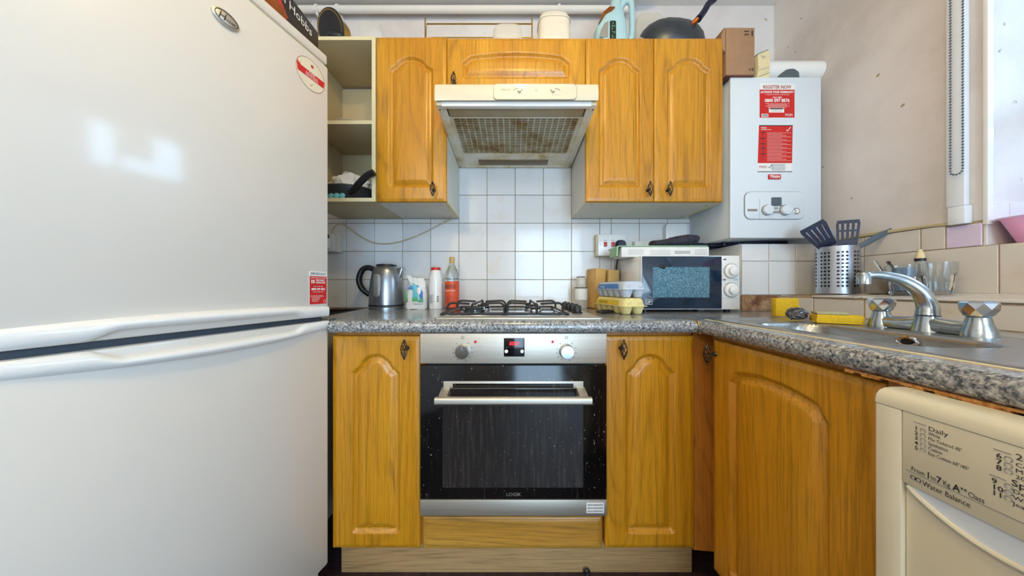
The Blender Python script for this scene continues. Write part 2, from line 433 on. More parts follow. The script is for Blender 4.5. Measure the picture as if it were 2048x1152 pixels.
# pipe boxing at the right end of the back wall
bxg = ST(bx('trim_1', 1.036, XR, 1.27, YB-.012, ZF, .200, 'melamine', bev=.002)); 
M['box_side'] = M['melamine']
for (x, wd) in ((1.036, .123), (1.159, .123), (1.282, .136)):
    for (z, ht) in ((-.031, .152), (.121, .079)): tile(bxg, x+G/2, 1.263, z+G/2, wd-G, ht-G)
bx('bare_strip', 1.036, 1.215, 1.262, 1.27, -.104, -.032, 'bare_wall', bxg, .001)
# tiled ledge along the right wall
b = MB(); LY0 = -.35
b.prism([(1.204, -.55), (1.204, -.037), (XR, -.022), (XR, -.55)], LY0, 1.262, 'y')
led = ST(b.build('trim_2', 'grout_brown'))
lv = [1.262, 1.118, .956, .794, .632, .470, .308, .146, -.016, -.178, -.34]
for i in range(len(lv)-1):
    y1, y0 = lv[i], lv[i+1]; L = y1-y0
    tile(led, 1.2035, y1-G/2, -.104, L-G, .0625, -PI/2, 'tile_cream')
    o = tile(led, 1.199, y0+G/2, -.0375, .222, L-G, 0, 'tile_cream', 0)
    o.data = None or o.data
    # lay it flat on the slope
    o.matrix_local = Matrix.Translation((1.198, y0+G/2, -.0305)) @ Matrix.Rotation(-math.atan2(.015, .22), 4, 'Y') @ Matrix.Rotation(-PI/2, 4, 'X') @ Matrix.Translation((0, 0, 0)) @ Matrix.Scale(-1, 4, (0, 0, 1)) 
# right wall tiles
MB().box(XR-.004, XR, .842, 1.262, -.03, .205).box(XR-.004, XR, -.35, .842, -.03, .127).build('grout', 'grout_brown', wr)
vl = [1.262, 1.125, .969, .813, .657, .501, .345, .189, .033, -.123, -.279]
for i in range(len(vl)-1):
    tile(wr, XR-.0065, vl[i]-G/2, -.016, vl[i]-vl[i+1]-G, .1415, -PI/2, 'tile_cream')
for y1, y0 in ((1.262, 1.125), (1.125, .969), (.969, .913)): tile(wr, XR-.0065, y1-G/2, .1285, y1-y0-G, .075, -PI/2, 'tile_cream')
tile(wr, XR-.0068, .9115, .1285, .0685, .068, -PI/2, 'bowl_lit_glaze')
for (x, wd) in ((XR+.001, .068), (XR+.071, .152)): tile(wr, x, WY1-.0045, WZ0+.001, wd, .130, 0, 'tile_glaze')
# ceiling pipe with its clips
b = MB(); b.tube([(XL+.01, 1.475, 1.467), (.62, 1.475, 1.467)], .017, 14)
pp = ST(b.build('trim_3', 'ceiling_paint'))
b = MB(); 
for x in (-1.03, -.92, .24): b.tube([(x, 1.475, 1.467), (x+.012, 1.475, 1.467)], .022, 14); b.box(x, x+.012, 1.47, YB, 1.435, 1.455)
b.build('clip', 'ceiling_paint', pp)
ST(bx('trim_4', XL+.01, .66, 1.30, YB, 1.497, 1.53, 'ceiling_paint', bev=.002))
# trunking and corner trims beside the window
b = MB(); b.box(XR-.018, XR, .868, .905, .258, ZC, .002); tk = ST(b.build('trim_5', 'trunking'))
b = MB(); b.box(XR-.026, XR-.001, .862, .897, .200, .256, .002); ST(b.build('trim_6', 'trunking'))
b = MB(); b.box(XR-.006, XR+.012, .832, .8415, .19, WZ1, .001); ST(b.build('trim_7', 'white_gloss'))
b = MB(); b.tube(bez([(XR-.006, 1.24, .209), (XR-.006, 1.10, .214), (XR-.006, .98, .211), (XR-.008, .89, .204)], 6), .0045, 8)
b.box(XR-.010, XR, .88, 1.262, .2065, .2125); ST(b.build('trim_8', 'cable_cream'))
# ------------------------------------------------------------------ cabinet doors
def smooth(t): t = np.clip(t, 0, 1); return t*t*(3-2*t)
def arch(u, kind):
    u = np.abs(u)
    if kind == 'tall':       # small ear, concave hook, then a round head
        head = np.sqrt(np.clip(1-(u/.74)**2, 0, 1)); return np.where(u < .70, .30+.70*(head-.32)/.68, .30*(.5+.5*np.cos(PI*(u-.70)/.30)))
    return .50*smooth((1-u)/.17)+.50*(1-u**2)
def door_mesh(wd, ht, panel, kind, rise, th=.018, step=.0026):
    """panel=(x0,x1,z0,z_shoulder)"""
    x0, x1, z0, z1 = panel
    us = np.linspace(-1, 1, 45); xc, hw = (x0+x1)/2, (x1-x0)/2
    top = np.stack([xc+us*hw, z1+rise*arch(us, kind)], 1)[::-1]
    r = .012
    poly = [(x0, z0+r), (x0+r*.3, z0+r*.3), (x0+r, z0), (x1-r, z0), (x1-r*.3, z0+r*.3), (x1, z0+r)]
    poly = np.array(poly+[tuple(t) for t in top])
    nx, nz = int(wd/step)+1, int(ht/step)+1
    gx, gz = np.meshgrid(np.linspace(0, wd, nx), np.linspace(0, ht, nz)); P = np.stack([gx.ravel(), gz.ravel()], 1)
    d = np.full(len(P), 9.0); ins = np.zeros(len(P), bool)
    for i in range(len(poly)):
        a, b2 = poly[i], poly[(i+1) % len(poly)]; ab = b2-a
        t = np.clip(((P-a)@ab)/max(ab@ab, 1e-12), 0, 1); q = a+t[:, None]*ab; d = np.minimum(d, np.hypot(*(P-q).T))
        cond = ((a[1] > P[:, 1]) != (b2[1] > P[:, 1]))
        xi = a[0]+(P[:, 1]-a[1])*(b2[0]-a[0])/(b2[1]-a[1] if b2[1] != a[1] else 1e-9)
        ins ^= cond & (P[:, 0] < xi)
    sd = np.where(ins, d, -d)
    hgt = np.interp(sd*1000, [-3, -.5, .5, 2, 10, 13, 14, 18, 19, 30, 40], [0, 0, -2.4, -3.6, -11, -11, -8.6, -8.6, -6.4, -1.2, -.3])/1000
    e = np.minimum.reduce([P[:, 0], wd-P[:, 0], P[:, 1], ht-P[:, 1]])
    hgt += np.interp(e*1000, [0, 1.2, 3, 9, 10.5, 12], [-5.5, -3.6, -2.6, -1.3, -1.0, 0])/1000
    V = np.stack([P[:, 0], -hgt, P[:, 1]], 1)
    ix = np.arange(nx*nz).reshape(nz, nx)
    F = np.stack([ix[:-1, :-1].ravel(), ix[:-1, 1:].ravel(), ix[1:, 1:].ravel(), ix[1:, :-1].ravel()], 1).tolist()
    base = len(V)
    V = V.tolist()
    # rim and back
    rim = list(ix[0, :])+list(ix[1:, -1])+list(ix[-1, -2::-1])+list(ix[-2:0:-1, 0])
    for i in rim: V.append([V[i][0], th, V[i][2]])
    n = len(rim)
    for i in range(n): F.append([int(rim[i]), int(base+i), int(base+(i+1) % n), int(rim[(i+1) % n])])
    F.append(list(range(base, base+n)))
    me = D.meshes.new('door'); me.from_pydata(V, [], F); me.update()
    return me
def knob(parent, x, z, side=0):
    """twisted birdcage pull standing off the door"""
    k = MB()
    for j in range(6):
        pts = []
        for i in range(13):
            t = i/12; r = .0012+.0095*math.sin(PI*t)**.8; a = 2*PI*j/6+t*2.4
            pts.append((x+r*math.cos(a), -.024+r*math.sin(a), z-.027+.054*t))
        k.tube(pts, .0014, 5)
    k.ball((x, -.024, z-.029), .004, 1).ball((x, -.024, z+.029), .004, 1)
    k.tube([(x, -.004, z), (x, -.024, z)], .0032, 8).tube([(x, 0, z), (x, -.006, z)], [.008, .005], 10)
    return k.build('handle', 'pewter', parent)
def door(parent, x, z, wd, ht, panel, kind, rise, kn, name='door'):
    me = door_mesh(wd, ht, panel, kind, rise)
    o = link(name, me, 'oak', parent, 60); o.location = (x, 0, z)
    if kn: knob(o, kn[0], kn[1])
    return o
TALL = lambda wd, ht: (.066, wd-.066, .05, ht-.118)
# --- base units
def carcass(parent, x0, x1, z0, z1, dep, mat='oak_post'):  # gap shade put into the carcass colour: brown instead of white
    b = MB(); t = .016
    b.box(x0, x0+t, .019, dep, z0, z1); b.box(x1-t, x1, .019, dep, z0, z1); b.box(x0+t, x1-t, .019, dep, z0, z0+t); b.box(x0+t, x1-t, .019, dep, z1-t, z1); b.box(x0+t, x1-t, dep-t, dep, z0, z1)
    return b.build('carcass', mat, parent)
YD = .915; ZB = -.853; ZT = -.157
u = T('base_cabinet', 'narrow oak base cabinet between the fridge and the oven, knob at top right', 'cabinet', (-.590, YD, ZF), 0, 'oak base cabinets')
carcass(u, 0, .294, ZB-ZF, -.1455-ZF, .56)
door(u, .001, ZB-ZF, .288, ZT-ZB, TALL(.288, ZT-ZB), 'tall', .058, (.246, .657))
u = T('base_cabinet', 'narrow oak base cabinet right of the oven, knob at top left', 'cabinet', (.304, YD, ZF), 0, 'oak base cabinets')
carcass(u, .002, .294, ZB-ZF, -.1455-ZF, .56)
door(u, .002, ZB-ZF, .292, ZT-ZB, TALL(.292, ZT-ZB), 'tall', .058, (.050, .657))
# oven housing
u = T('oven_housing', 'oak panelled housing with a plain drawer front below the oven', 'cabinet', (-.295, YD, ZF), 0)
b = MB(); b.box(.0, .012, .019, .56, ZB-ZF, -.1455-ZF); b.box(.585, .597, .019, .56, ZB-ZF, -.1455-ZF); b.box(.012, .585, .019, .56, -.75-ZF, -.738-ZF); b.build('carcass', 'oak_post', u)  # brown edges stand in for the shade beside the oven
me = door_mesh(.586, .105, (.25, .30, .04, .05), 'wide', .001); 
V = np.empty(len(me.vertices)*3); me.vertices.foreach_get('co', V); V = V.reshape(-1, 3)
m_ = (V[:, 0] > .02) & (V[:, 0] < .566) & (V[:, 2] > .02) & (V[:, 2] < .085) & (V[:, 1] < .01); V[m_, 1] = 0; me.vertices.foreach_set('co', V.ravel())
o = link('drawer_front', me, 'oak_horizontal', u, 60); o.location = (.003, 0, -.8555-ZF)
# plinth and corner post
p = tag(bx('plinth', -.588, .62, .965, .98, ZF, ZB-.001, 'plinth_board', None, .001), 'long tan wood plinth board under the base cabinets', 'plinth')
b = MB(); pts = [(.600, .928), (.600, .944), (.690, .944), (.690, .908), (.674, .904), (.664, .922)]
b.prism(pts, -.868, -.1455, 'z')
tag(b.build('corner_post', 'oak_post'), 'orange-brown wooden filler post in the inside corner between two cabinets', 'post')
# sink unit: faces -x
u = T('sink_cabinet', 'wide oak cabinet door unit under the sink, facing left', 'cabinet', (.610, .852, ZF), -PI/2)
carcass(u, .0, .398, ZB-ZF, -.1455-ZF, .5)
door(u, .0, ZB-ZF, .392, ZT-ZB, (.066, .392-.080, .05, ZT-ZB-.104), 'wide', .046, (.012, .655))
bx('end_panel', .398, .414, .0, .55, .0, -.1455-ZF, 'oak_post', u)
b = MB(); b.box(.012, .03, .07, .10, .03, .125, .001); b.cyl((.021, .0699, .05), (.021, .065, .05), .004).cyl((.021, .0699, .10), (.021, .065, .10), .004)
b.build('plinth_bracket', 'white_gloss', u)
# --- wall units
YW = 1.215
def wall_unit(x0, x1, z0, z1, label, doors, name='wall_cabinet', gap=True):
    u = T(name, label, 'cabinet', (x0, YW, z0), 0, 'oak wall cabinets')
    wd = x1-x0; ht = z1-z0; b = MB(); t = .016; dp = YB-.009-YW
    b.box(0, t, .019, dp, 0, ht); b.box(wd-t, wd, .019, dp, 0, ht); b.box(t, wd-t, .019, dp, 0, t); b.box(t, wd-t, .019, dp, ht-t, ht); b.box(t, wd-t, dp-.006, dp, t, ht-t)
    b.build('carcass', 'melamine', u)
    s = MB()
    for sx in (.04, wd-.04):
        for sy in (.05, dp-.05): s.cyl((sx, sy, .0), (sx, sy, -.0012), .0035)
    s.build('screw', 'print_grey', u)
    bx('edge_strip', wd-.0185, wd+.0012, .019, dp, -.0008, .014, 'melamine_edge', u, 0)
    for (dx, dw, panel, kind, rise, kn) in doors: door(u, dx, 0, dw, ht, panel(dw, ht) if callable(panel) else panel, kind, rise, kn)
    return u
WT = lambda wd, ht: (.055, wd-.058, .064, ht-.140)
wall_unit(-.590, -.284, .375, 1.092, 'oak wall cabinet with one arched door left of the cooker hood', [(0, .305, WT, 'tall', .052, (.252, .048))])
wall_unit(.321, .918, .375, 1.087, 'double door oak wall cabinet right of the cooker hood', [(0, .295, WT, 'tall', .052, (.268, .048)), (.298, .299, WT, 'tall', .052, (.055, .048))])
wall_unit(-.283, .320, .850, 1.087, 'wide low oak cabinet above the cooker hood', [(0, .602, (.066, .602-.066, .062, .13), 'wide', .042, (.034, .040))])
# --- open shelf unit
u = T('open_shelf_unit', 'cream open shelving unit between the fridge and the wall cabinets', 'shelf', (-.925, YW, .375), 0)
dp = YB-.009-YW; b = MB(); wd = .333
b.box(0, .016, 0, dp, 0, .70); b.box(wd-.016, wd, 0, dp, 0, .70); b.box(.016, wd-.016, 0, dp, 0, .016)
b.box(.016, wd-.016, dp-.006, dp, .016, .69); b.build('carcass', 'melamine_cream', u)
bx('top_panel', 0, wd, 0, dp, .70, .716, 'melamine_cream', u)
bx('shelf', .0165, wd-.0165, .004, dp-.007, .338, .354, 'melamine_cream', u)
b = MB(); b.box(0, wd, -.0012, 0, .7002, .7158); b.box(0, .016, -.0012, 0, 0, .70); b.box(wd-.016, wd, -.0012, 0, 0, .70); b.box(.016, wd-.016, -.0012, 0, 0, .016); b.box(.017, wd-.017, .0028, .004, .338, .354); b.build('edge_strip', 'melamine_edge', u)
s = MB()
for sx in (.05, .28):
    for sy in (.05, dp-.05): s.cyl((sx, sy, .0), (sx, sy, -.0012), .0035)
s.build('screw', 'print_grey', u)
# ------------------------------------------------------------------ worktops
def nose(p0, p1, inward, z0, z1, n=8):
    """rounded front edge section points list (d outward, z)"""
ZW = -.105; ZWB = -.1445
b = MB()
# main worktop: bullnose profile (y,z) swept in x
def edge_prof(f, back, z0, z1):
    r = (z1-z0)/2; pts = [(back, z1)]
    for k in range(9): a = PI/2+PI*k/8; pts.append((f+r*.9+r*.9*math.cos(a), z0+r+r*math.sin(a)))
    pts.append((back, z0)); return pts
b.prism(edge_prof(.885, .97, ZWB, ZW), -.583, .588, 'x')
b.prism([(-.583, .97), (-.688, .97), (-.70, 1.06), (-.757, 1.503), (.628, 1.503), (.628, 1.2), (.588, .97)], ZWB, ZW, 'z')
u = T('worktop', 'speckled grey laminate worktop over the oven and base cabinets', 'worktop', (0, 0, 0)); b.build('slab', 'granite_laminate', u)
b = MB(); b.box(.5885, .5925, .884, .97, ZWB+.002, ZW+.0012, .0005); b.build('joint_strip', 'brass', u)
u = T('worktop', 'speckled grey laminate worktop around the sink and over the washing machine', 'worktop', (0, 0, 0))
b = MB(); YS0 = -.33
b.prism([(p[0], p[1]) for p in edge_prof(.588, .668, ZWB, ZW)], YS0, .884, 'y')
b.box(.668, 1.0, YS0, .0, ZWB, ZW); b.box(1.0, 1.2, YS0, 1.26, ZWB, ZW)
b.prism([(.5935, .885), (.5935, .97), (.6335, 1.2), (.6335, 1.503), (1.033, 1.503), (1.033, 1.26), (1.0, 1.26), (1.0, .95), (.668, .95), (.668, .885)], ZWB, ZW, 'z')
b.build('slab', 'granite_laminate', u)
rg = random.Random(3); pts = [(.592, YS0)]; yy = YS0
up_ = []; 
b = MB(); n = 70
for i in range(n):
    y0 = YS0+(.50-YS0)*i/n; y1 = YS0+(.50-YS0)*(i+1)/n; dz = rg.uniform(.001, .0055)
    b.box(.594, .606, y0, y1, ZWB-dz, ZWB+.001)
b.build('broken_edge', 'chipboard', u)
bx('sealant_bead', .6395, .6465, -.05, .93, ZW, ZW+.0015, 'paper_cream', u, 0)
# left end: dark hob tray lying on a low narrow unit beside the wall
u = T('side_unit', 'low white unit in the gap left of the worktop behind the fridge', 'cabinet', (-1.02, 1.13, ZF), 0)
bx('carcass', 0, .24, 0, .37, 0, -.135-ZF, 'melamine', u)
u = T('baking_tray', 'black baking tray lying left of the worktop beside the fridge', 'tray', (-.90, 1.30, -.1345), 0)
b = MB(); b.box(-.11, .11, -.16, .16, 0, .004, .001); b.tube([(-.11, -.16, .02), (.11, -.16, .02), (.11, .16, .02), (-.11, .16, .02), (-.11, -.16, .02)], .005, 6)
b.box(-.112, -.108, -.16, .16, 0, .02).box(.108, .112, -.16, .16, 0, .02).box(-.11, .11, -.162, -.158, 0, .02).box(-.11, .11, .158, .162, 0, .02); b.build('tray_body', 'black_iron', u)
# ------------------------------------------------------------------ oven
u = T('built_in_oven', 'stainless steel built-in electric oven with black glass door', 'oven', (-.294, .895, -.729), 0)
OW = .5975; OH = .5835
bx('control_panel', 0, OW, 0, .04, .487, OH, 'brushed_steel', u, .0025)
bx('body', .016, OW-.016, .026, .55, .0, OH-.004, 'print_grey', u)
bx('door_glass', .0, OW, .002, .024, .052, .481, 'oven_glass', u, .0015)
bx('door_window', .072, .522, .0012, .0019, .090, .404, 'oven_window', u, 0)
bx('steel_trim', 0, OW, 0, .024, .0, .051, 'brushed_steel', u, .0015)
h = MB(); h.prism(rrect(-.060, -.040, .378, .400, .007), .062, .534, 'x'); hd = h.build('door_handle', 'brushed_steel', u)
h = MB()
for x in (.070, .500): h.prism([(.002, .412), (.002, .380), (-.042, .381), (-.048, .397), (-.030, .404)], x, x+.026, 'x')
h.build('handle_bracket', 'brushed_steel', hd)
bx('recess', .075, .522, -.001, .0015, .408, .431, 'brushed_steel', u, .0006)
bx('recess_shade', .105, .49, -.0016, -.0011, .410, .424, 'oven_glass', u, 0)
text('LOGIK', .0155, .299, .0012, .063, 'print_grey', u, align='CENTER', sx=1.05)
c = bx('clock_display', .268, .334, -.002, .001, .510, .569, 'oven_glass', u, .0008)
text('00:01', .018, .301, -.0025, .546, 'led_red', c, 'digits', 'CENTER', shear=.15, sx=.8)
b = MB()
for x in (.276, .326): b.cyl((x, -.001, .527), (x, -.006, .527), .0062, .005, 16)
b.build('button', 'print_white', c)
b = MB()
for x in (.276, .326): b.box(x-.003, x+.003, -.0025, -.002, .5385, .5395)
b.box(.3255, .3265, -.0025, -.002, .536, .542); b.build('button_symbol', 'print_grey', c)
for x in (.136, .468):
    k = MB(); k.lathe([(.024, 0), (.0235, .004), (.0225, .006), (.0215, .018), (.020, .020)], n=36); k.box(-.0012, .0012, .006, .019, .0198, .0208)
    k.xf(Matrix.Translation((x, 0, .527)) @ Matrix.Rotation(PI/2, 4, 'X')); k.build('knob', 'chrome', u)
    m = MB(); 
    for a_ in (-150, -125, -100, -75, -40, 35, 70, 100, 130, 160):
        a_ = math.radians(a_); cx, cz = x+.031*math.sin(a_), .527+.031*math.cos(a_); m.box(cx-.0025, cx+.0025, -.0004, .0002, cz-.0007, cz+.0007)
    m.box(x-.004, x+.004, -.0004, .0002, .5665, .5675).box(x-.004, x+.004, -.0004, .0002, .5735, .5745).box(x-.0045, x-.0035, -.0004, .0002, .5665, .5745).box(x+.0035, x+.0045, -.0004, .0002, .5665, .5745)
    m.build('dial_marks', 'print_dark', u)
b = MB(); b.cyl((.177, .001, .557), (.177, -.001, .557), .0045).cyl((.424, .001, .557), (.424, -.001, .557), .0045); b.build('indicator_light', 'red_print', u)
c = bx('sticker', .532, .588, -.0008, 0, .010, .043, 'paper_white', u, 0); c.rotation_euler = (0, -.05, 0); c.location = (0, 0, -.02)
c.location = (.0, 0, 0); c.rotation_euler = (0, 0, 0)
for i in range(3): text('GRX1200XXRX', .0075, .560, -.001, .0335-.010*i, 'print_dark', c, 'sticker_text', 'CENTER', bold=.0002)
# ------------------------------------------------------------------ hob
u = T('gas_hob', 'stainless gas hob with black pan supports set in the worktop', 'hob', (0, 0, ZW), 0)
b = MB(); b.prism(rrect(-.258, .302, .918, 1.42, .012), .0005, .007, 'z', .002, 1); b.build('hob_plate', 'brushed_steel', u)
bx('hob_well', -.245, .198, .985, 1.37, .0071, .0085, 'chrome', u, .0006)
def burner(x, y, r):
    q = MB(); q.lathe([(r*1.25, .0086), (r*1.2, .012), (r, .013), (r, .022), (r*.93, .024)], x, y); p_ = q.build('burner', 'chrome', u)
    q = MB(); q.lathe([(r*.86, .0242), (r*.9, .026), (r*.86, .030), (r*.3, .031)], x, y); q.build('burner_cap', 'black_iron', p_)
burner(-.145, 1.08, .042); burner(-.13, 1.27, .030); burner(.09, 1.08, .022); burner(.09, 1.27, .034)
def support(x0, x1, y0, y1, cx, cys):
    b = MB(); r = .0042; zt = .046
    b.tube([(x0, y0, .014), (x1, y0, .014), (x1, y1, .014), (x0, y1, .014), (x0, y0, .014)], r, 8)
    for cy in cys:
        for sx, ex in ((x0, -1), (x1, 1)):
            b.tube(bez([(sx, cy, .014), (sx, cy, .034), (sx-ex*.012, cy, zt), (sx-ex*.035, cy, zt+.001), (cx+ex*.022, cy, zt-.002)], 5), r, 8)
    for cy, sy in ((cys[0], y0), (cys[1], y1)):
        e = 1 if sy > cy else -1
        b.tube(bez([(cx, sy, .014), (cx, sy, .034), (cx, sy-e*.014, zt), (cx, cy+e*.03, zt), (cx, cy+e*.014, zt-.002)], 5), r, 8)
    m_ = (cys[0]+cys[1])/2
    b.tube([(cx, cys[0]+.014, zt-.002), (cx, m_, zt), (cx, cys[1]-.014, zt-.002)], r, 8)
    for px in (x0, x1):
        for py in (y0, y1): b.cyl((px, py, .0086), (px, py, .016), .006, n=10)
    b.build('pan_support', 'black_iron', u)
support(-.248, -.030, .99, 1.365, -.142, (1.08, 1.27)); support(-.020, .196, .99, 1.365, .088, (1.08, 1.27))
for i, y in enumerate((1.085, 1.165, 1.245, 1.325)):
    k = MB(); k.lathe([(.020, .0072), (.020, .011), (.0165, .014), (.015, .036), (.0135, .038)], .252, y, 24); k.box(.250, .254, y-.014, y+.014, .0372, .043, .001); k.build('knob', 'black_plastic', u)
# ------------------------------------------------------------------ cooker hood
u = T('cooker_hood', 'white greasy cooker hood with slotted filter above the hob', 'cooker hood', (0, 0, 0), 0)
HX0, HX1 = -.284, .3175
b = MB(); pts = [(1.030, .690), (1.028, .700), (1.027, .718), (1.030, .742), (1.036, .753), (1.06, .757), (1.10, .757), (1.50, .80), (1.508, .80), (1.508, .668), (1.05, .700), (1.036, .700)]
b.prism(pts, HX0, HX1, 'x'); b.build('canopy', 'cream_gloss', u)
SH = Matrix(((1,0,0,0), (0,1,0,0), (0,-.0745,1,.0745*1.04+.680), (0,0,0,1)))
def hb(name, mat, boxes, bev=.0008, par=None):
    q = MB()
    for bb in boxes: q.box(*bb, bev)
    q.xf(SH); return q.build(name, mat, par or u)
hb('underside_frame', 'greasy_white', [(HX0+.002, -.250, 1.042, 1.507, 0, .030), (.283, HX1-.002, 1.042, 1.507, 0, .030), (-.250, .283, 1.490, 1.507, 0, .030)])
hb('front_lip', 'white_gloss', [(-.262, .296, 1.040, 1.056, -.004, .024)], .002)
hb('lamp_cover', 'lamp_lens', [(-.245, .278, 1.057, 1.116, .006, .012)], .001)
hb('lower_panel', 'greasy_white', [(-.250, .283, 1.372, 1.490, .004, .012), (-.250, -.2345, 1.116, 1.372, .004, .012), (.2655, .283, 1.116, 1.372, .004, .012), (-.2345, .2655, 1.116, 1.1205, .004, .012)], 0)
bars = []; gx0, gx1, gy0, gy1 = -.2345, .2655, 1.1205, 1.372; nc, nr = 20, 21
for i in range(nc+1): x = gx0+(gx1-gx0)*i/nc; bars.append((x-.0024, x+.0024, gy0, gy1, .004, .007))
for j in range(nr+1): y = gy0+(gy1-gy0)*j/nr; bars.append((gx0, gx1, y-.0020, y+.0020, .0045, .0068))
hb('filter_grille', 'greasy_grille', bars, 0)
hb('grease_filter', 'grease_filter', [(gx0-.01, gx1+.01, gy0-.002, gy1+.002, .0135, .016)], 0)
hb('rear_lens', 'brown_lens', [(-.172, .186, 1.430, 1.478, .001, .004)], .0005)
q = MB()
for x in (HX0+.010, HX1-.010):
    for y in (1.065, 1.495): q.cyl((x, y, 0), (x, y, -.0012), .003)
q.xf(SH); q.build('screw', 'pewter', u)
q = MB(); q.prism(rrect(-.067, .236, .692, .748, .014), 1.0262, 1.0268, 'y'); cp = q.build('control_strip', 'cream_gloss', u)
q = MB(); q.prism(rrect(-.0685, .2375, .690, .749, .015), 1.0268, 1.0272, 'y'); q.build('strip_outline', 'print_grey', u)
text('ZANUSSI', .009, -.040, 1.0258, .7235, 'print_grey', cp)
q = MB()
for x in (.027, .150):
    q.cyl((x, 1.0262, .722), (x, 1.018, .722), .0075, .006, 18)
q.build('slider', 'cream_gloss', cp)
q = MB()
for x in (.022, .158):
    pts = [(x+.018*math.cos(t_), 1.0258, .722+.009*math.sin(t_)) for t_ in np.linspace(.1, PI-.1, 9)]; q.tube(pts, .0009, 4)
q.tube([(.089+.004*math.cos(t_), 1.0258, .724+.004*math.sin(t_)) for t_ in np.linspace(0, 2*PI, 13)], .0005, 4)
for i in range(4): q.box(.135+.012*i, .138+.012*i, 1.0257, 1.0262, .7055, .7062)
for i in range(2): q.box(.014+.012*i, .017+.012*i, 1.0257, 1.0262, .7055, .7062)
q.build('dial_marks', 'print_grey', cp)
# cable from the socket up to the hood
b = MB(); b.tube(bez([(-.960, 1.495, .275), (-.955, 1.492, .31), (-.93, 1.488, .335), (-.89, 1.488, .335), (-.80, 1.50, .27), (-.72, 1.503, .24), (-.62, 1.503, .245), (-.50, 1.503, .285), (-.38, 1.503, .345), (-.318, 1.500, .374)], 8), .0032, 8)
tag(b.build('power_cable', 'cable_cream'), 'cream cable sagging across the tiles from left socket to cabinet underside', 'cable')
# ------------------------------------------------------------------ fridge
FW = .54; R = (.25, .968)
ang = math.atan2(.968, .25)
u = T('fridge_freezer', 'tall white fridge freezer with curved handles and a silver badge', 'fridge', (-.590-FW*R[0], .9-FW*R[1], ZF), ang)
z = lambda rel: rel-ZF
bx('cabinet_body', .004, FW-.002, .058, .56, .03, z(.716), 'fridge_white', u, .004)
bx('lid', 0, FW, .004, .56, z(.7165), z(.746), 'fridge_white', u, .005)
bx('lid_recess', .006, FW-.006, .012, .058, z(.708), z(.7165), 'melamine_edge', u, 0)
bx('gasket', .012, FW-.010, .050, .058, .10, z(.70), 'grey_rubber', u, 0)
bx('door_gap', .01, FW-.012, .012, .05, z(-.116), z(-.076), 'seam_dark', u, .002)
bx('foot_panel', .01, FW-.01, .03, .06, .0, .09, 'fridge_white', u)
upd = bx('upper_door', 0, FW, 0, .05, z(-.0905), z(.7075), 'fridge_white', u, .006)
lod = bx('lower_door', 0, FW, 0, .05, .095, z(-.1035), 'fridge_white', u, .006)
# bowed handle bands (bulging outwards) with grip recess
def band(name, upper, par):
    n = 60; Vs = []; F = []
    prof_n = 9
    for i in range(n+1):
        t = i/n; xx = t*FW; bow = 1-(2*t-1)**2
        if upper: zt = -.0595+.010*bow; zb = -.0895
        else: zt = -.1045; zb = -.1290-.0175*bow
        grip = smooth(np.array((min(t-.16, .86-t))/.07)).item()      # recess in the middle
        if upper: zb += .014*grip
        else: zt -= .016*grip
        dep = .004+.016*bow
        for k in range(prof_n):
            a = k/(prof_n-1); zz = zt+(zb-zt)*a
            yy = -dep*(math.sin(PI*min(1, a*1.0))**.5) if 0 < a < 1 else 0
            Vs.append((xx, yy, z(zz)))
    for i in range(n):
        for k in range(prof_n-1):
            p0 = i*prof_n+k; F.append((p0, p0+prof_n, p0+prof_n+1, p0+1))
        F.append((i*prof_n, i*prof_n+prof_n-1, (i+1)*prof_n+prof_n-1, (i+1)*prof_n))
    F.append([k for k in range(prof_n)]); F.append([n*prof_n+k for k in range(prof_n)][::-1])
    me = D.meshes.new(name); me.from_pydata(Vs, [], F); me.update(); bm_ = bmesh.new(); bm_.from_mesh(me); bmesh.ops.recalc_face_normals(bm_, faces=bm_.faces[:]); bm_.to_mesh(me); bm_.free()
    return link(name, me, 'white_gloss', par, 50)
band('handle', True, upd); band('handle', False, lod)
# badge
bd = MB(); bd.loft([(0, 0, 0, .0255, .0170, 2), (0, 0, .004, .0255, .0170, 2), (0, 0, .0062, .0225, .0143, 2)], 40)
bd.xf(Matrix.Translation((FW-.268, 0, z(.615))) @ Matrix.Rotation(PI/2, 4, 'X')); bdo = bd.build('badge', 'brushed_steel', u)
rg_ = MB(); rg_.tube([(FW-.268+.0215*math.cos(t_), -.0066, z(.615)+.0134*math.sin(t_)) for t_ in np.linspace(0, 2*PI, 40)], .0007, 5); rg_.build('badge_ring', 'print_dark', bdo)
text('H', .024, FW-.268-.0165, -.0068, z(.6065), 'print_dark', bdo, 'badge_lettering', shear=.3, sx=.8)
text('OOVER', .0075, FW-.268-.003, -.0068, z(.6085), 'print_dark', bdo, 'badge_lettering', bold=.0001, sx=.78)
# oval label
c = MB(); c.prism([(.046*math.cos(t_), .0455*math.sin(t_)) for t_ in np.linspace(0, 2*PI, 48)[:-1]], -.0006, -.0002, 'y')
c.xf(Matrix.Translation((.480, 0, z(.640))));
ov = c.build('oval_sticker', 'label_paper', u)
c = MB(); c.tube([(.480+.0455*math.cos(t_), -.0008, z(.640)+.045*math.sin(t_)) for t_ in np.linspace(0, 2*PI, 48)], .0006, 4)
c.tube([(.480-.003, -.0008, z(.612)), (.480, -.0008, z(.607)), (.480+.006, -.0008, z(.616))], .0006, 4); c.build('sticker_outline', 'print_red', ov)
c = MB(); c.prism([(.440, z(.628)), (.522, z(.628)), (.5245, z(.648)), (.4475, z(.648)), (.4465, z(.657)), (.4440, z(.648)), (.4400, z(.657)), (.4365, z(.648))], -.0010, -.0007, 'y'); c.build('sticker_band', 'red_print', ov)
c = MB(); c.ball((.484, -.0006, z(.668)), (.005, .0006, .005)); c.build('sticker_emblem', 'print_red', ov)
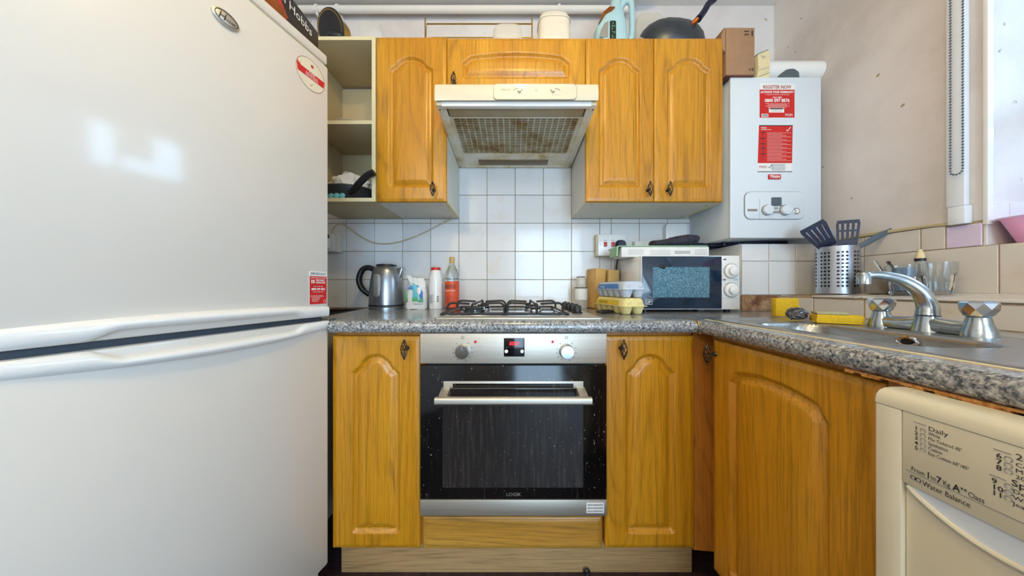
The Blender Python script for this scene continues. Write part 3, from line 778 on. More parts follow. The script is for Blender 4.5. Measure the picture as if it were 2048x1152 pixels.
for i, s_ in enumerate(('FLAME', 'RETARDANT', 'METAL BACK')): text(s_, .0068, .483, -.0013, z(.6422)-.0062*i, 'print_white', ov, 'sticker_text', 'CENTER')
# guarantee sticker
SX0, SX1 = .500, .536
def tOf(px): return None
st = bx('guarantee_sticker', .4745, .5335, -.0006, 0, z(-.0505), z(.0505), 'paper_white', u, 0)
bx('red_field', .4755, .5325, -.0009, -.0007, z(-.0495), z(.036), 'red_print', st, 0)
cx = .504
text('IMPORTANT', .0115, cx, -.0012, z(.0395), 'print_dark', st, 'sticker_text', 'CENTER', sx=.80)
text('REGISTER NOW FOR YOUR FREE', .0036, cx, -.0012, z(.0300), 'print_white', st, 'sticker_text', 'CENTER', bold=.0001, sx=.95)
text('10', .015, .4785, -.0012, z(.0145), 'print_white', st, 'sticker_text', bold=.0006, sx=.85)
text('YEAR PARTS\nGUARANTEE', .0072, .4945, -.0012, z(.0215), 'print_white', st, 'sticker_text', sx=.78, bold=.0002)
text('CALL FREE NOW', .0042, cx, -.0012, z(.0035), 'print_white', st, 'sticker_text', 'CENTER')
text('0800 479 0765', .0088, cx, -.0012, z(-.0065), 'print_white', st, 'sticker_text', 'CENTER', sx=.86, bold=.0003)
text('DON\'T MISS OUT', .0045, cx, -.0012, z(-.0135), 'print_white', st, 'sticker_text', 'CENTER')
q = MB()
for i, (a_, b_) in enumerate(((0, .75), (0, .8), (.1, .6), (.1, .55), (.1, .5), (.1, .45))): q.box(.478+.05*a_, .478+.055*b_, -.0012, -.0009, z(-.0235-.0036*i), z(-.0228-.0036*i))
q.tube([(.526+.004*math.cos(t_), -.0011, z(-.041)+.0045*math.sin(t_)) for t_ in np.linspace(0, 2*PI, 20)], .0004, 4); q.build('small_print', 'print_white', st)
# box on the fridge
u = T('appliance_box', 'black printed appliance box lying on top of the fridge', 'box', (-.66, .955, .7475), PI/2)
# local x -> +Y, local y -> -X
bx('box_body', -.34, 0, 0, .22, 0, .122, 'black_plastic', u, .002)
c = MB(); c.prism([(-.33, .01), (-.20, .006), (-.13, .045), (-.17, .090), (-.33, .095)], -.0012, -.0006, 'y'); c.build('red_print', 'red_print', u)
c = MB(); c.ball((-.165, -.0012, .04), (.03, .001, .02)); c.ball((-.22, -.0012, .05), (.05, .001, .035)); c.build('picture_print', 'copper_heat', u)
text('Russell Hobbs', .036, -.034, -.0025, .078, 'print_white', u, 'box_lettering', 'RIGHT')
# ------------------------------------------------------------------ things on the cabinets
ZTOP = 1.0925
u = T('saucepan', 'black and steel pan lying on its side on the open shelf unit', 'pan', (-.79, 1.29, 1.0925), (0, 0, 0))
q = MB(); q.lathe([(.001, 0), (.048, 0), (.052, .008), (.054, .060), (.070, .066), (.070, .069), (.052, .066), (.049, .012), (.001, .008)], n=36, caps=(False, False))
XF = Matrix.Translation((0, 0, .064)) @ Matrix.Rotation(math.radians(-62), 4, 'X') @ Matrix.Rotation(math.radians(-22), 4, 'Y') @ Matrix.Translation((0, 0, -.045))
q.xf(Matrix.Rotation(PI, 4, 'X') @ Matrix.Identity(4)); 
q.xf(Matrix.Translation((0, .02, .086)) @ Matrix.Rotation(math.radians(-70), 4, 'X') @ Matrix.Rotation(math.radians(20), 4, 'Y')); pb = q.build('pan_body', 'brass', u)
q = MB(); q.lathe([(.052, -.071), (.076, -.067), (.078, -.063), (.076, -.060), (.052, -.060)], n=36, caps=(True, True)); q.xf(Matrix.Translation((0, .02, .086)) @ Matrix.Rotation(math.radians(-70), 4, 'X') @ Matrix.Rotation(math.radians(20), 4, 'Y')); q.build('rim', 'black_plastic', u)
q = MB(); q.ball((.01, -.055, .020), (.040, .018, .019)); q.build('lid_knob', 'black_plastic', u)
u = T('clear_tub', 'clear plastic tub standing at the right end of the open shelf unit', 'container', (-.655, 1.30, 1.0925), 0)
q = MB(); q.prism(rrect(-.055, .05, 0, .145, .035), 0, .05, 'y', .004); q.build('shell', 'clear_plastic', u)
u = T('wire_rack', 'brass coloured wire rack standing on the left wall cabinets', 'rack', (-.155, 1.36, 1.0935), 0)
q = MB(); r = .003; hw = .248; 
for y in (-.06, .06): q.tube([(-hw, y, .02), (-hw, y*.6, .155), (hw, y*.6, .155), (hw, y, .02)], r, 6)
for x in (-hw, hw): q.tube([(x, -.06, 0), (x, -.06, .16)], r, 6); q.tube([(x, .06, 0), (x, .06, .16)], r, 6); q.tube([(x, -.06, .02), (x, .06, .02)], r, 6)
for i in range(12): x = -hw+hw*2*(i+.5)/12; q.tube([(x, -.06, .02), (x, .06, .02)], .002, 5)
q.tube([(-hw, -.06, .02), (hw, -.06, .02)], r, 6); q.tube([(-hw, .06, .02), (hw, .06, .02)], r, 6); q.build('wire_frame', 'brass', u)
def jug(name, label, x, y, rx, ry, h, mat, zb=ZTOP-.0045, ex=3.5, cat='container'):
    u = T(name, label, cat, (x, y, zb), 0)
    q = MB(); q.loft([(0, 0, 0, rx*.95, ry*.95, ex), (0, 0, .01, rx, ry, ex), (0, 0, h*.75, rx*.93, ry*.95, ex), (0, 0, h*.93, rx*.85, ry*.8, ex), (0, 0, h, rx*.6, ry*.6, ex)], 40); q.build('shell', mat, u); return u
u = jug('plastic_tub', 'white plastic container standing upside down on the cabinets, behind hood', .197, 1.33, .079, .06, .193, 'milky_plastic')
q = MB(); q.loft([(0, 0, .150, .0765, .0592, 3.5), (0, 0, .156, .0765, .0592, 3.5)], 40); q.build('rim_line', 'milky_plastic', u)
jug('shallow_tub', 'low translucent plastic tub in front of the wire rack beside white container', -.02, 1.258, .067, .034, .080, 'milky_clear')
u = jug('serving_tray', 'translucent plastic tray standing against the wall behind the wok', .735, 1.488, .085, .018, .365, 'milky_clear', cat='tray')
# detergent bottle
u = T('detergent_bottle', 'pale blue detergent bottle with looped handle on the right cabinets', 'bottle', (.452, 1.285, ZTOP-.0045), 0)
SB = Matrix.Diagonal((.85, .85, 1.22, 1))
q = MB(); q.loft([(0, 0, 0, .085, .05, 3), (0, 0, .02, .088, .052, 3), (-.002, 0, .07, .084, .052, 3), (.006, 0, .11, .068, .048, 2.6), (.018, 0, .14, .048, .036, 2.4), (.026, 0, .16, .030, .028, 2), (.03, 0, .20, .024, .024, 2)], 40); q.xf(SB); q.build('bottle_body', 'pale_blue_plastic', u)
q = MB(); q.tube(bez([(.035, 0, .135), (.075, 0, .185), (.112, 0, .19), (.118, 0, .12), (.112, 0, .05), (.080, 0, .012)], 8), [.018]*40+[.016], 12, .9) if False else q.tube(bez([(.035, 0, .135), (.075, 0, .185), (.108, 0, .185), (.116, 0, .12), (.112, 0, .05), (.080, 0, .014)], 8), .0155, 12); q.xf(SB); q.build('bottle_handle', 'pale_blue_plastic', u)
q = MB(); q.lathe([(.026, .18), (.026, .215), (.022, .22)], .03, 0); q.xf(SB); q.build('cap', 'pale_blue_plastic', u)
q = MB(); q.prism([(-.076, .02), (-.030, .02), (-.030, .078), (-.05, .070), (-.068, .045)], -.0535, -.050, 'y'); q.xf(SB); q.build('grey_label', 'silver_print', u)
q = MB(); q.prism(rrect(-.022, .010, .01, .078, .006), -.0545, -.049, 'y'); q.xf(SB); q.build('green_label', 'black_plastic', u)
q = MB(); 
for i in range(16): q.box(-.018+rg.uniform(0, .015), -.012+rg.uniform(0, .018), -.0549, -.0545, .014+i*.0038, .0155+i*.0038)
q.xf(SB); q.build('label_print', 'green_print', u)
q = MB(); q.prism([(-.078, .075), (-.055, .115), (-.022, .135), (.010, .135), (-.010, .118), (-.040, .110), (-.066, .085)], -.048, -.030, 'y', .003); q.xf(SB); q.build('top_label', 'copper_heat', u)
# wok
u = T('wok', 'dark steel wok tipped forward on the right cabinets, handle pointing up', 'wok', (.775, 1.362, ZTOP-.0045), 0)
q = MB(); q.lathe([(.148, .0), (.150, .004), (.143, .022), (.123, .046), (.090, .066), (.048, .078), (.001, .081)], n=48, caps=(True, True))
q.xf(Matrix.Translation((0, 0, .116)) @ Matrix.Rotation(math.radians(6), 4, 'Y') @ Matrix.Rotation(math.radians(47), 4, 'X')); q.build('wok_bowl', 'wok_steel', u)
q = MB(); q.tube(bez([(.030, -.075, .108), (.048, -.095, .112), (.062, -.110, .124)], 4), [.012, .012, .012, .011, .011, .011, .011, .011, .012], 12); q.build('ferrule', 'copper_heat', u)
q = MB(); q.tube(bez([(.059, -.110, .114), (.085, -.110, .150), (.106, -.108, .185), (.136, -.108, .212), (.142, -.108, .26)], 5), .0135, 12, 1.3); q.build('wok_handle', 'navy_plastic', u)
# cardboard box and booklet on the boiler
u = T('cardboard_box', 'brown cardboard box standing on top of the boiler against the cabinets', 'box', (.929, 1.215, .925), 0)
bx('box_body', 0, .124, 0, .20, 0, .205, 'cardboard', u, .0015)
bx('box_base', .001, .123, .002, .198, -.0035, 0, 'cardboard_dark', u, 0)
q = MB(); q.prism([(-.002, .205), (-.002, .10), (-.012, .11), (-.020, .17), (-.006, .208)], .002, .09, 'y'); 
q.build('flap', 'cardboard', u)
q = MB()
for zz in (.172, .186):
    for i in range(4): q.box(.080+i*.005, .083+i*.005, -.0012, 0, zz, zz+.005)
for i in range(5): q.box(.110, .116, -.0012, 0, .168+i*.005, .171+i*.005)
q.tube([(.104+.004*math.cos(t_), -.0008, .022+.004*math.sin(t_)) for t_ in np.linspace(0, 5, 8)], .0009, 4).box(.113, .117, -.0012, 0, .017, .029); q.build('box_print', 'print_dark', u)
u = T('booklet', 'cream instruction booklet leaning beside the cardboard box on the boiler', 'booklet', (1.083, 1.24, .924), (0, 0, .15))
q = MB(); q.prism([(0, 0), (.028, .006), (.068, .018), (.070, .125), (.062, .138), (.006, .110), (.010, .05)], 0, .014, 'y'); q.build('pages', 'paper_cream', u)
q = MB()
q.prism([(.004, .110), (.062, .139), (.063, .1415), (.004, .113)], -.001, .015, 'y'); q.box(.022, .045, -.0008, 0, .105, .107).box(.028, .042, -.0008, 0, .098, .100); q.prism([(.010, .040), (.066, .062), (.066, .063), (.010, .041)], -.0008, 0, 'y'); q.prism([(.012, .012), (.066, .036), (.066, .038), (.012, .014)], -.0008, 0, 'y'); q.build('page_print', 'print_grey', u)
# ------------------------------------------------------------------ boiler
BX = .958; BW = .394; BY = 1.225; BZ = .221; BH = .70
u = T('boiler', 'white wall hung boiler with red stickers and two dials', 'boiler', (BX, BY, BZ), 0)
bx('casing', 0, BW, .006, YB-.001-BY, 0, BH, 'boiler_white', u, .004)
bx('front_cover', -.002, BW+.002, 0, .012, -.002, BH+.002, 'boiler_white', u, .004)
q = MB(); q.prism(rrect(.056, .320, .078, .200, .028), -.0015, 0, 'y'); q.build('panel_outline', 'print_grey', u)
q = MB(); q.prism(rrect(.0585, .3175, .080, .198, .026), -.0045, -.0016, 'y', .001); cp = q.build('control_panel', 'boiler_white', u)
bx('panel_seam', .121, .1218, -.005, -.0044, .082, .168, 'print_grey', cp, 0)
q = MB(); q.prism(rrect(.172, .216, .136, .174, .004), -.0062, -.0045, 'y'); dsp = q.build('display', 'grey_rubber', cp)
for x in (.152, .230):
    q = MB(); q.lathe([(.0235, 0), (.0235, .003)], n=32); q.xf(Matrix.Translation((x, -.0046, .118)) @ Matrix.Rotation(PI/2, 4, 'X')); q.build('dial_ring', 'print_grey', cp)
    q = MB(); q.lathe([(.021, 0), (.0205, .010), (.0185, .012)], n=32); q.xf(Matrix.Translation((x, -.0076, .118)) @ Matrix.Rotation(PI/2, 4, 'X')); q.build('dial', 'boiler_white', cp)
q = MB(); q.lathe([(.014, 0), (.014, .003), (.012, .004)], n=28); q.xf(Matrix.Translation((.280, -.0046, .114)) @ Matrix.Rotation(PI/2, 4, 'X')); q.build('pressure_gauge', 'chrome', cp)
q = MB(); q.prism([(.280+.009*math.cos(t_), .114+.009*math.sin(t_)) for t_ in np.linspace(0, 2*PI, 20)[:-1]], -.0095, -.0088, 'y'); g_ = q.build('gauge_face', 'print_white', cp)
bx('gauge_mark', .272, .279, -.0098, -.0096, .112, .116, 'green_print', cp, 0)
q = MB(); q.prism(rrect(.068, .112, .113, .124, .003), -.0052, -.0045, 'y'); q.prism(rrect(.184, .202, .122, .131, .002), -.0052, -.0045, 'y'); q.prism(rrect(.178, .208, .104, .115, .002), -.0052, -.0045, 'y'); nm = q.build('name_plate', 'silver_print', cp)
text('Eco Compact', .0065, .090, -.0056, .1162, 'print_dark', cp, 'panel_text', 'CENTER')
# stickers
q = MB(); q.prism(rrect(.1245, .277, .522, .672, .005), -.0008, 0, 'y'); s1 = q.build('warranty_sticker', 'paper_white', u)
bx('red_field', .1245, .277, -.0011, -.0009, .524, .646, 'red_print', s1, 0)
text('REGISTER NOW', .0215, .2008, -.0014, .6505, 'print_red', s1, 'sticker_text', 'CENTER', sx=.80, bold=.0003)
text('ACTIVATE YOUR WARRANTY', .0125, .2008, -.0014, .631, 'print_white', s1, 'sticker_text', 'CENTER', sx=.86, bold=.0005)
text('TO REGISTER OR FIND OUT MORE CALL FREE', .0055, .2008, -.0014, .622, 'print_white', s1, 'sticker_text', 'CENTER', sx=.92)
text('CALL FREE', .0085, .2008, -.0014, .609, 'print_white', s1, 'sticker_text', 'CENTER', bold=.0002)
text('0800 597 8576', .0195, .2008, -.0014, .592, 'print_white', s1, 'sticker_text', 'CENTER', sx=.92, bold=.0006)
q = MB()
for i in range(4): q.box(.150+.01*(i % 2), .255-.012*(i % 2), -.0013, -.0011, .584-.005*i, .585-.005*i)
q.box(.165, .231, -.0014, -.0011, .546, .566); q.box(.133, .162, -.0014, -.0011, .527, .540); q.build('white_patches', 'print_white', s1)
q = MB(); q.box(.168, .228, -.0017, -.0014, .560, .565); q.box(.172, .224, -.0017, -.0014, .556, .5568).box(.172, .224, -.0017, -.0014, .551, .5518)
for i in range(9): q.box(.136+.0028*i, .1375+.0028*i, -.0017, -.0014, .529, .538)
q.build('barcode', 'print_dark', s1)
text('MAIN', .0165, .268, -.0014, .530, 'print_white', s1, 'sticker_logo', 'RIGHT', sx=.8)
s2 = bx('instruction_sticker', .1150, .2670, -.0008, 0, .2885, .491, 'paper_white', u, 0)
q = MB(); q.prism([(.1160, .325), (.266, .325), (.269, .489), (.1215, .489)], -.0012, -.0009, 'y'); q.build('red_field', 'red_print', s2)
q = MB(); q.box(.1215, .2695, -.0015, -.0012, .487, .4905).box(.115, .266, -.0015, -.0009, .2865, .289)
for i, zz in enumerate((.458, .432, .408, .389, .364)):
    q.box(.128, .150, -.0015, -.0012, zz, zz+.003); q.ball((.139, -.0013, zz+.001), (.009, .0008, .003), 1); q.box(.137, .141, -.0015, -.0012, zz-.010, zz-.006)
for i in range(5): q.box(.180, .236, -.0012, -.0009, .294+.006*i, .2955+.006*i)
q.box(.178, .1795, -.0012, -.0009, .294, .320); q.build('black_print', 'print_dark', s2)
q = MB()
for i in range(22): q.box(.157, .262-.02*((i*7) % 3), -.0014, -.0012, .335+.0058*i, .3358+.0058*i)
q.box(.130, .175, -.0014, -.0012, .470, .4715); q.tube([(.241, -.0014, .470), (.246, -.0014, .464), (.259, -.0014, .482)], .0016, 4); q.build('white_print', 'print_white', s2)
text('MAIN', .012, .130, -.0015, .475, 'print_white', s2, 'sticker_logo', sx=.8)
text('MAIN', .017, .122, -.0013, .303, 'print_red', s2, 'sticker_logo', sx=.8)
q = MB(); q.tube([(.163, -.0012, .309), (.167, -.0012, .303), (.177, -.0012, .319)], .001, 4); q.build('tick', 'print_dark', s2)
q = MB(); q.prism(rrect(.161, .216, .254, .275, .0015), -.003, 0, 'y', .0006); lp = q.build('logo_plate', 'red_print', u)
text('MAIN', .017, .1895, -.0035, .259, 'print_white', lp, 'logo_lettering', 'CENTER', shear=.15, bold=.0004)
q = MB(); q.tube([(.165, -.0033, .270), (.183, -.0033, .272)], .0009, 4); q.build('logo_flag', 'print_white', lp)
# flue on the boiler top
q = MB(); q.tube([(.10, .085, BH+.082), (.461, .085, BH+.082)], .047, 28); q.build('flue_pipe', 'white_gloss', u)
q = MB(); q.lathe([(.052, BH), (.052, BH+.022), (.050, BH+.050), (.040, BH+.066), (.001, BH+.072)], .303, .075); q.build('flue_elbow', 'grey_rubber', u)
q = MB(); 
for i, x in enumerate((.06, .13, .20, .28, .34)): q.tube([(x, .12, .004), (x, .12, -.018)], .009, 10)
q.tube(bez([(-.07, .20, .006), (.05, .16, -.008), (.2, .09, -.004), (.34, .10, -.006)], 6), .008, 8); q.tube(bez([(-.08, .22, -.012), (.06, .20, -.016), (.3, .2, -.012)], 6), .007, 8); q.build('pipework', 'navy_plastic', u)
# ------------------------------------------------------------------ sockets
def rocker(u, x, z_): bx('switch', x-.008, x+.008, -.0045, -.001, z_-.012, z_+.012, 'red_plastic', u, .0012)
u = T('double_switch', 'white double cooker switch with two red rockers on the tiles', 'switch', (.444, YB-.055, .168), 0)
bx('back_box', .0, .146, .012, .046, 0, .114, 'melamine_edge', u, .002)
fp = bx('face_plate', .006, .150, .002, .012, .001, .113, 'white_gloss', u, .003); rocker(u, .044, .06); rocker(u, .084, .06)
q = MB(); q.cyl((.018, .003, .06), (.018, .0008, .06), .0022); q.build('screw', 'print_dark', u)
text('WATER', .006, .044, .0012, .079, 'print_grey', u, 'switch_text', 'CENTER'); text('HEATER', .006, .084, .0012, .079, 'print_grey', u, 'switch_text', 'CENTER')
u = T('mains_plug', 'dark blue plug with lead pushed into the switch box beside microwave', 'plug', (.566, YB-.053, .222), 0)
q = MB(); q.loft([(0, 0, 0, .027, .029, 2.6), (0, 0, .016, .025, .027, 2.6), (0, 0, .024, .018, .02, 2.4)], 28); q.xf(Matrix.Rotation(PI/2, 4, 'X')); q.build('plug_body', 'navy_plastic', u)
q = MB(); q.tube(bez([(0, -.015, -.022), (-.004, .004, -.05), (-.012, .012, -.09), (-.020, .014, -.16)], 6), .004, 8); q.build('lead', 'navy_plastic', u)
u = T('wall_socket', 'small white socket plate right of the dark blue plug', 'socket', (.648, YB-.036, .185), 0)
bx('back_box', 0, .096, .006, .028, 0, .064, 'melamine_edge', u, .002); bx('face_plate', .004, .096, 0, .006, .002, .063, 'white_gloss', u, .002)
text('13A', .008, .055, -.0006, .038, 'print_grey', u, 'plate_text', 'CENTER')
u = T('alarm_unit', 'white rounded detector box with a tiny red light beneath the cabinet', 'detector', (.815, YB-.038, .235), 0)
q = MB(); q.prism(rrect(0, .112, 0, .105, .016), 0, .030, 'y', .004); q.build('case', 'white_gloss', u)
q = MB(); q.cyl((.020, .001, .030), (.020, -.0015, .030), .0035); q.build('indicator_light', 'red_print', u)
u = T('wall_socket', 'white double socket with adaptor and black plug, half hidden by the fridge', 'socket', (-1.06, YB-.052, .190), 0)
bx('back_box', 0, .146, .012, .045, 0, .098, 'melamine', u, .002); bx('face_plate', .0, .128, 0, .012, .004, .096, 'white_gloss', u, .003)
ad = bx('adaptor', .04, .112, -.045, 0, .018, .068, 'white_gloss', u, .004)
q = MB(); q.cyl((.07, -.045, .036), (.07, -.0465, .036), .0025).box(.088, .098, -.0465, -.045, .032, .056); q.build('adaptor_holes', 'print_dark', ad)
u = T('mains_plug', 'black plug on the adaptor next to the fridge', 'plug', (-.985, YB-.075, .2585), 0)
q = MB(); q.prism(rrect(-.030, .028, 0, .024, .006), -.022, .022, 'y', .003); q.build('plug_body', 'black_plastic', u)
# ------------------------------------------------------------------ worktop things
zt = ZW+.0006
u = T('kettle', 'brushed steel kettle with black handle on the worktop', 'kettle', (-.632, 1.41, zt), 0)
q = MB(); q.lathe([(.078, .010), (.0815, .016), (.0815, .024), (.080, .075), (.075, .135), (.066, .185), (.055, .208), (.047, .214)], n=48); q.build('kettle_body', 'kettle_steel', u)
q = MB(); q.lathe([(.080, .0), (.080, .010)], n=48); q.build('base', 'kettle_steel', u)
q = MB(); q.lathe([(.0822, .0165), (.0822, .0225)], n=48, caps=(False, False)); q.build('base_band', 'black_plastic', u)
q = MB(); q.lathe([(.049, .213), (.047, .2205), (.030, .224), (.001, .2245)], n=36); q.build('lid', 'black_plastic', u)
q = MB(); q.tube(bez([(-.055, -.01, .196), (-.085, -.012, .206), (-.112, -.014, .196), (-.128, -.016, .160), (-.126, -.016, .125), (-.108, -.014, .092), (-.080, -.01, .070)], 6), [.0135]*30+[.012]*7, 12, 1.25); q.build('kettle_handle', 'black_plastic', u)
q = MB(); q.prism([(.052, .150), (.070, .150), (.088, .204), (.078, .208), (.052, .200)], -.018, .018, 'y', .004); q.build('spout', 'kettle_steel', u)
q = MB(); q.prism(rrect(-.024, .002, .062, .172, .0125), -.0845, -.070, 'y', .001); g_ = q.build('water_gauge', 'silver_print', u)
q = MB(); 
for i in range(4): q.ball((-.011, -.0847, .075+.028*i), .0016, 1)
q.build('gauge_marks', 'print_dark', g_)
u = T('sugar_bag', 'crumpled open paper bag printed blue and green beside the kettle', 'bag', (-.476, 1.40, zt), 0)
q = MB(); q.loft([(0, 0, 0, .048, .032, 3.5), (0, 0, .01, .051, .034, 3.5), (0, 0, .07, .050, .033, 3.2), (.004, 0, .11, .042, .028, 3), (.010, 0, .135, .034, .018, 2.6), (.002, 0, .155, .030, .008, 2.2)], 36)
for v in q.bm.verts:
    v.co += Vector((rg.uniform(-1, 1), rg.uniform(-1, 1), rg.uniform(-1, 1)))*.0022
q.build('paper', 'paper_white', u)
q = MB(); q.prism([(-.008, .145), (-.022, .122), (-.040, .155), (-.046, .168), (-.025, .165)], -.022, -.012, 'y', .001); q.build('torn_flap', 'paper_white', u)
q = MB(); q.prism([(-.010, .040), (.026, .040), (.026, .080), (.012, .115), (-.008, .130), (-.008, .08)], -.0375, -.030, 'y', .001); pr = q.build('blue_print', 'teal_print', u)
q = MB(); q.box(-.044, -.036, -.0345, -.030, .035, .085, .001).box(.018, .042, -.0365, -.030, .036, .052, .001).box(-.010, .016, -.0382, -.0376, .040, .056); q.build('green_print', 'green_print', u)
q = MB(); q.prism([(.014, .120), (.040, .085), (.040, .052), (.028, .055), (.026, .085), (.010, .112)], -.0362, -.030, 'y', .001); q.prism([(-.034, .100), (-.018, .118), (-.006, .112), (-.012, .098)], -.0362, -.028, 'y', .001); q.build('blue_print', 'blue_print', u)
q = MB(); q.loft([(.022, -.036, .075, .007, .003, 2), (.022, -.037, .092, .011, .004, 2), (.020, -.034, .108, .006, .003, 2)], 14).tube([(.022, -.0385, .045), (.022, -.0385, .08)], .0016, 5); q.build('spoon_print', 'print_white', u)
text('Granulated', .010, .020, -.0392, .024, 'print_dark', u, 'bag_lettering', 'CENTER'); text('Tate', .012, -.030, -.0392, .034, 'print_red', u, 'bag_lettering', rot=-PI/2)
u = T('salt_container', 'white plastic shaker with red cap between the bag and bottle', 'container', (-.386, 1.42, zt), 0)
q = MB(); q.lathe([(.033, 0), (.0335, .004), (.0335, .140), (.032, .158), (.0235, .190), (.0225, .194)], n=36); q.build('tub', 'white_gloss', u)
q = MB(); q.lathe([(.0238, .194), (.0238, .206), (.0225, .208)], n=36); q.cyl((-.01, 0, .207), (-.01, 0, .215), .001, n=6); q.build('cap', 'red_plastic', u)
q = MB()
for i in range(9): q.box(-.024, -.008+.004*(i % 3), -.0335, -.030, .030+.005*i, .0315+.005*i)
for i in range(3): q.box(.012, .021, -.0310, -.026, .036+.011*i, .042+.011*i)
q.build('label_print', 'print_grey', u)
u = T('rice_wine_bottle', 'clear glass bottle with cork top and orange-red label', 'bottle', (-.306, 1.43, zt), 0)
q = MB(); q.lathe([(.033, 0), (.0355, .004), (.0355, .150), (.034, .172), (.026, .195), (.0165, .215), (.0125, .228), (.0125, .240)], n=40); q.build('glass', 'bottle_glass', u)
q = MB(); q.lathe([(.0128, .231), (.0132, .260), (.0125, .262)], n=24); q.build('stopper', 'cork', u)
q = MB(); q.lathe([(.0133, .230), (.0133, .233)], n=24); q.build('neck_band', 'brass', u)
q = MB(); q.lathe([(.0360, .006), (.0360, .138)], n=40, caps=(False, False)); lb = q.build('label', 'orange_print', u)
text('绍兴酒', .022, 0, -.0372, .104, 'print_dark', lb, 'label_text', 'CENTER', sx=.85, bold=.0003)
text('SHAO HSING', .0095, 0, -.0372, .088, 'print_white', lb, 'label_text', 'CENTER', sx=.85)
q = MB()
for i in range(6): q.box(-.022, .018-.006*(i % 2), -.0368, -.033, .030+.007*i, .031+.007*i)
q.build('label_print', 'print_red', lb)
u = T('glass_jar', 'clear jar with black banded lid and white label beside the hob', 'jar', (.352, 1.43, zt), 0)
q = MB(); q.lathe([(.030, 0), (.032, .005), (.032, .098), (.026, .112), (.024, .116)], n=32); q.build('jar_body', 'milky_clear', u)
q = MB(); q.lathe([(.0235, .116), (.022, .160), (.020, .164)], n=28); q.build('lid', 'milky_clear', u)
q = MB(); q.lathe([(.0325, .104), (.0325, .1075)], n=28, caps=(False, False)); q.lathe([(.0225, .158), (.0225, .161)], n=28); q.build('band', 'print_dark', u)
q = MB(); q.lathe([(.0328, .045), (.0328, .100)], n=28, caps=(False, False)); q.build('label', 'paper_white', u)
u = T('chopping_board', 'bamboo chopping board leaning against the tiles, in front of thicker one', 'chopping board', (.425, 1.345, zt), (0, math.radians(4), .25), 'boards behind the egg cartons')
q = MB(); q.prism(rrect(0, .055, .002, .205, .004), .06, .15, 'y', .002); q.build('board', 'bamboo', u)
u = T('chopping_board', 'bamboo block standing beside the microwave behind the egg cartons', 'chopping board', (.482, 1.37, zt), (0, math.radians(3), .1), 'boards behind the egg cartons')
q = MB(); q.prism(rrect(0, .055, .002, .198, .004), .04, .11, 'y', .002); q.build('board', 'bamboo', u)
# egg cartons
def carton(name, label, loc, rz, mat, pm, lm, words, upper):
    u = T(name, label, 'egg carton', loc, rz, 'stacked egg cartons'); L, W = .24, .098
    q = MB(); 
    for i in range(5):
        for j in range(2):
            cx, cy = W*(.25+.5*j), L*(i+.5)/5
            q.loft([(cx, cy, 0, .012, .012, 2.4), (cx, cy, .003, .0165, .0165, 2.4), (cx, cy, .024, .0225, .0220, 2.8), (cx, cy, .031, .0245, .0240, 3.5)], 16)
    q.build('egg_tray', mat, u)
    q = MB(); q.box(-.004, W+.004, -.004, L+.004, .0312, .0335, .001); q.box(W*.4, W*.6, -.010, -.003, .0312, .0335); q.build('rim', mat, u)
    q = MB(); q.loft([(W/2, L/2, .0335, W/2, L/2, 9), (W/2, L/2, .055, W/2*.93, L/2*.97, 8), (W/2, L/2, .064, W/2*.80, L/2*.93, 7)], 48)
    for j in range(2): q.ball((W*(.25+.5*j), .020, .046), (.021, .022, .017)); 
    lid = q.build('lid', mat, u)
    q = MB(); q.prism([(.035, .036), (.215, .036), (.210, .053), (.04, .055)], -.0016, .0, 'x'); q.prism([(.035, .036), (.215, .036), (.210, .055), (.04, .055)], -.0012, .0, 'x')
    q.loft([(W/2, L/2+.01, .0645, W/2*.79, L/2*.84, 7), (W/2, L/2+.01, .0653, W/2*.78, L/2*.84, 7)], 40); pl = q.build('printed_label', pm, lid)
    me_ = text(words, .013, 0, 0, 0, lm, lid, 'label_text')
    me_.matrix_local = Matrix.Translation((-.002, .19, .0405)) @ Matrix.Rotation(-PI/2, 4, 'Z')
    return u
carton('egg_carton', 'yellow egg carton under the blue one beside the microwave', (.432, 1.085, zt), .18, 'pulp_yellow', 'yellow_print', 'print_dark', 'LARGE EGGS', False)
carton('egg_carton', 'pale blue-grey egg carton stacked on the yellow one', (.432, 1.085, zt+.0662), .15, 'pulp_blue', 'blue_print', 'print_white', '10 eggs', True)
u = T('cling_film_roll', 'crumpled black plastic wrapper lying by the egg cartons', 'wrapper', (.385, 1.16, zt), .5)
q = MB(); q.ball((0, 0, .007), (.045, .022, .007), 3)
for v in q.bm.verts: v.co += Vector((rg.uniform(-1, 1), rg.uniform(-1, 1), max(0, rg.uniform(-1, 1))))*.002
q.build('wrapper', 'black_iron', u)
# microwave
MX, MY, MW, MH = .553, 1.20, .424, .232
u = T('microwave', 'white microwave with dark glass door and two round dials', 'microwave', (MX, MY, ZW+.0005), 0)
zb = .012
bx('case', 0, MW, .012, .27, zb, zb+MH, 'white_gloss', u, .005)
bx('front_frame', 0, MW, 0, .0125, zb, zb+MH, 'white_gloss', u, .004)
q = MB(); q.prism(rrect(.003, .343, zb+.004, zb+MH-.004, .004), -.004, .0, 'y', .001); dg_ = q.build('door_glass', 'microwave_glass', u)
bx('door_window', .048, .290, -.0048, -.0042, zb+.052, zb+.182, 'microwave_mesh', dg_, 0)
text('UP', .016, .020, -.0045, zb+.026, 'print_white', dg_, 'door_symbol'); q = MB()
for (a0, a1, c0, c1) in ((.016, .046, .022, .0232), (.016, .046, .0418, .043), (.016, .0172, .022, .043), (.0448, .046, .022, .043)): q.box(a0, a1, -.0049, -.0043, zb+c0, zb+c1)
q.build('door_mark', 'print_white', dg_)
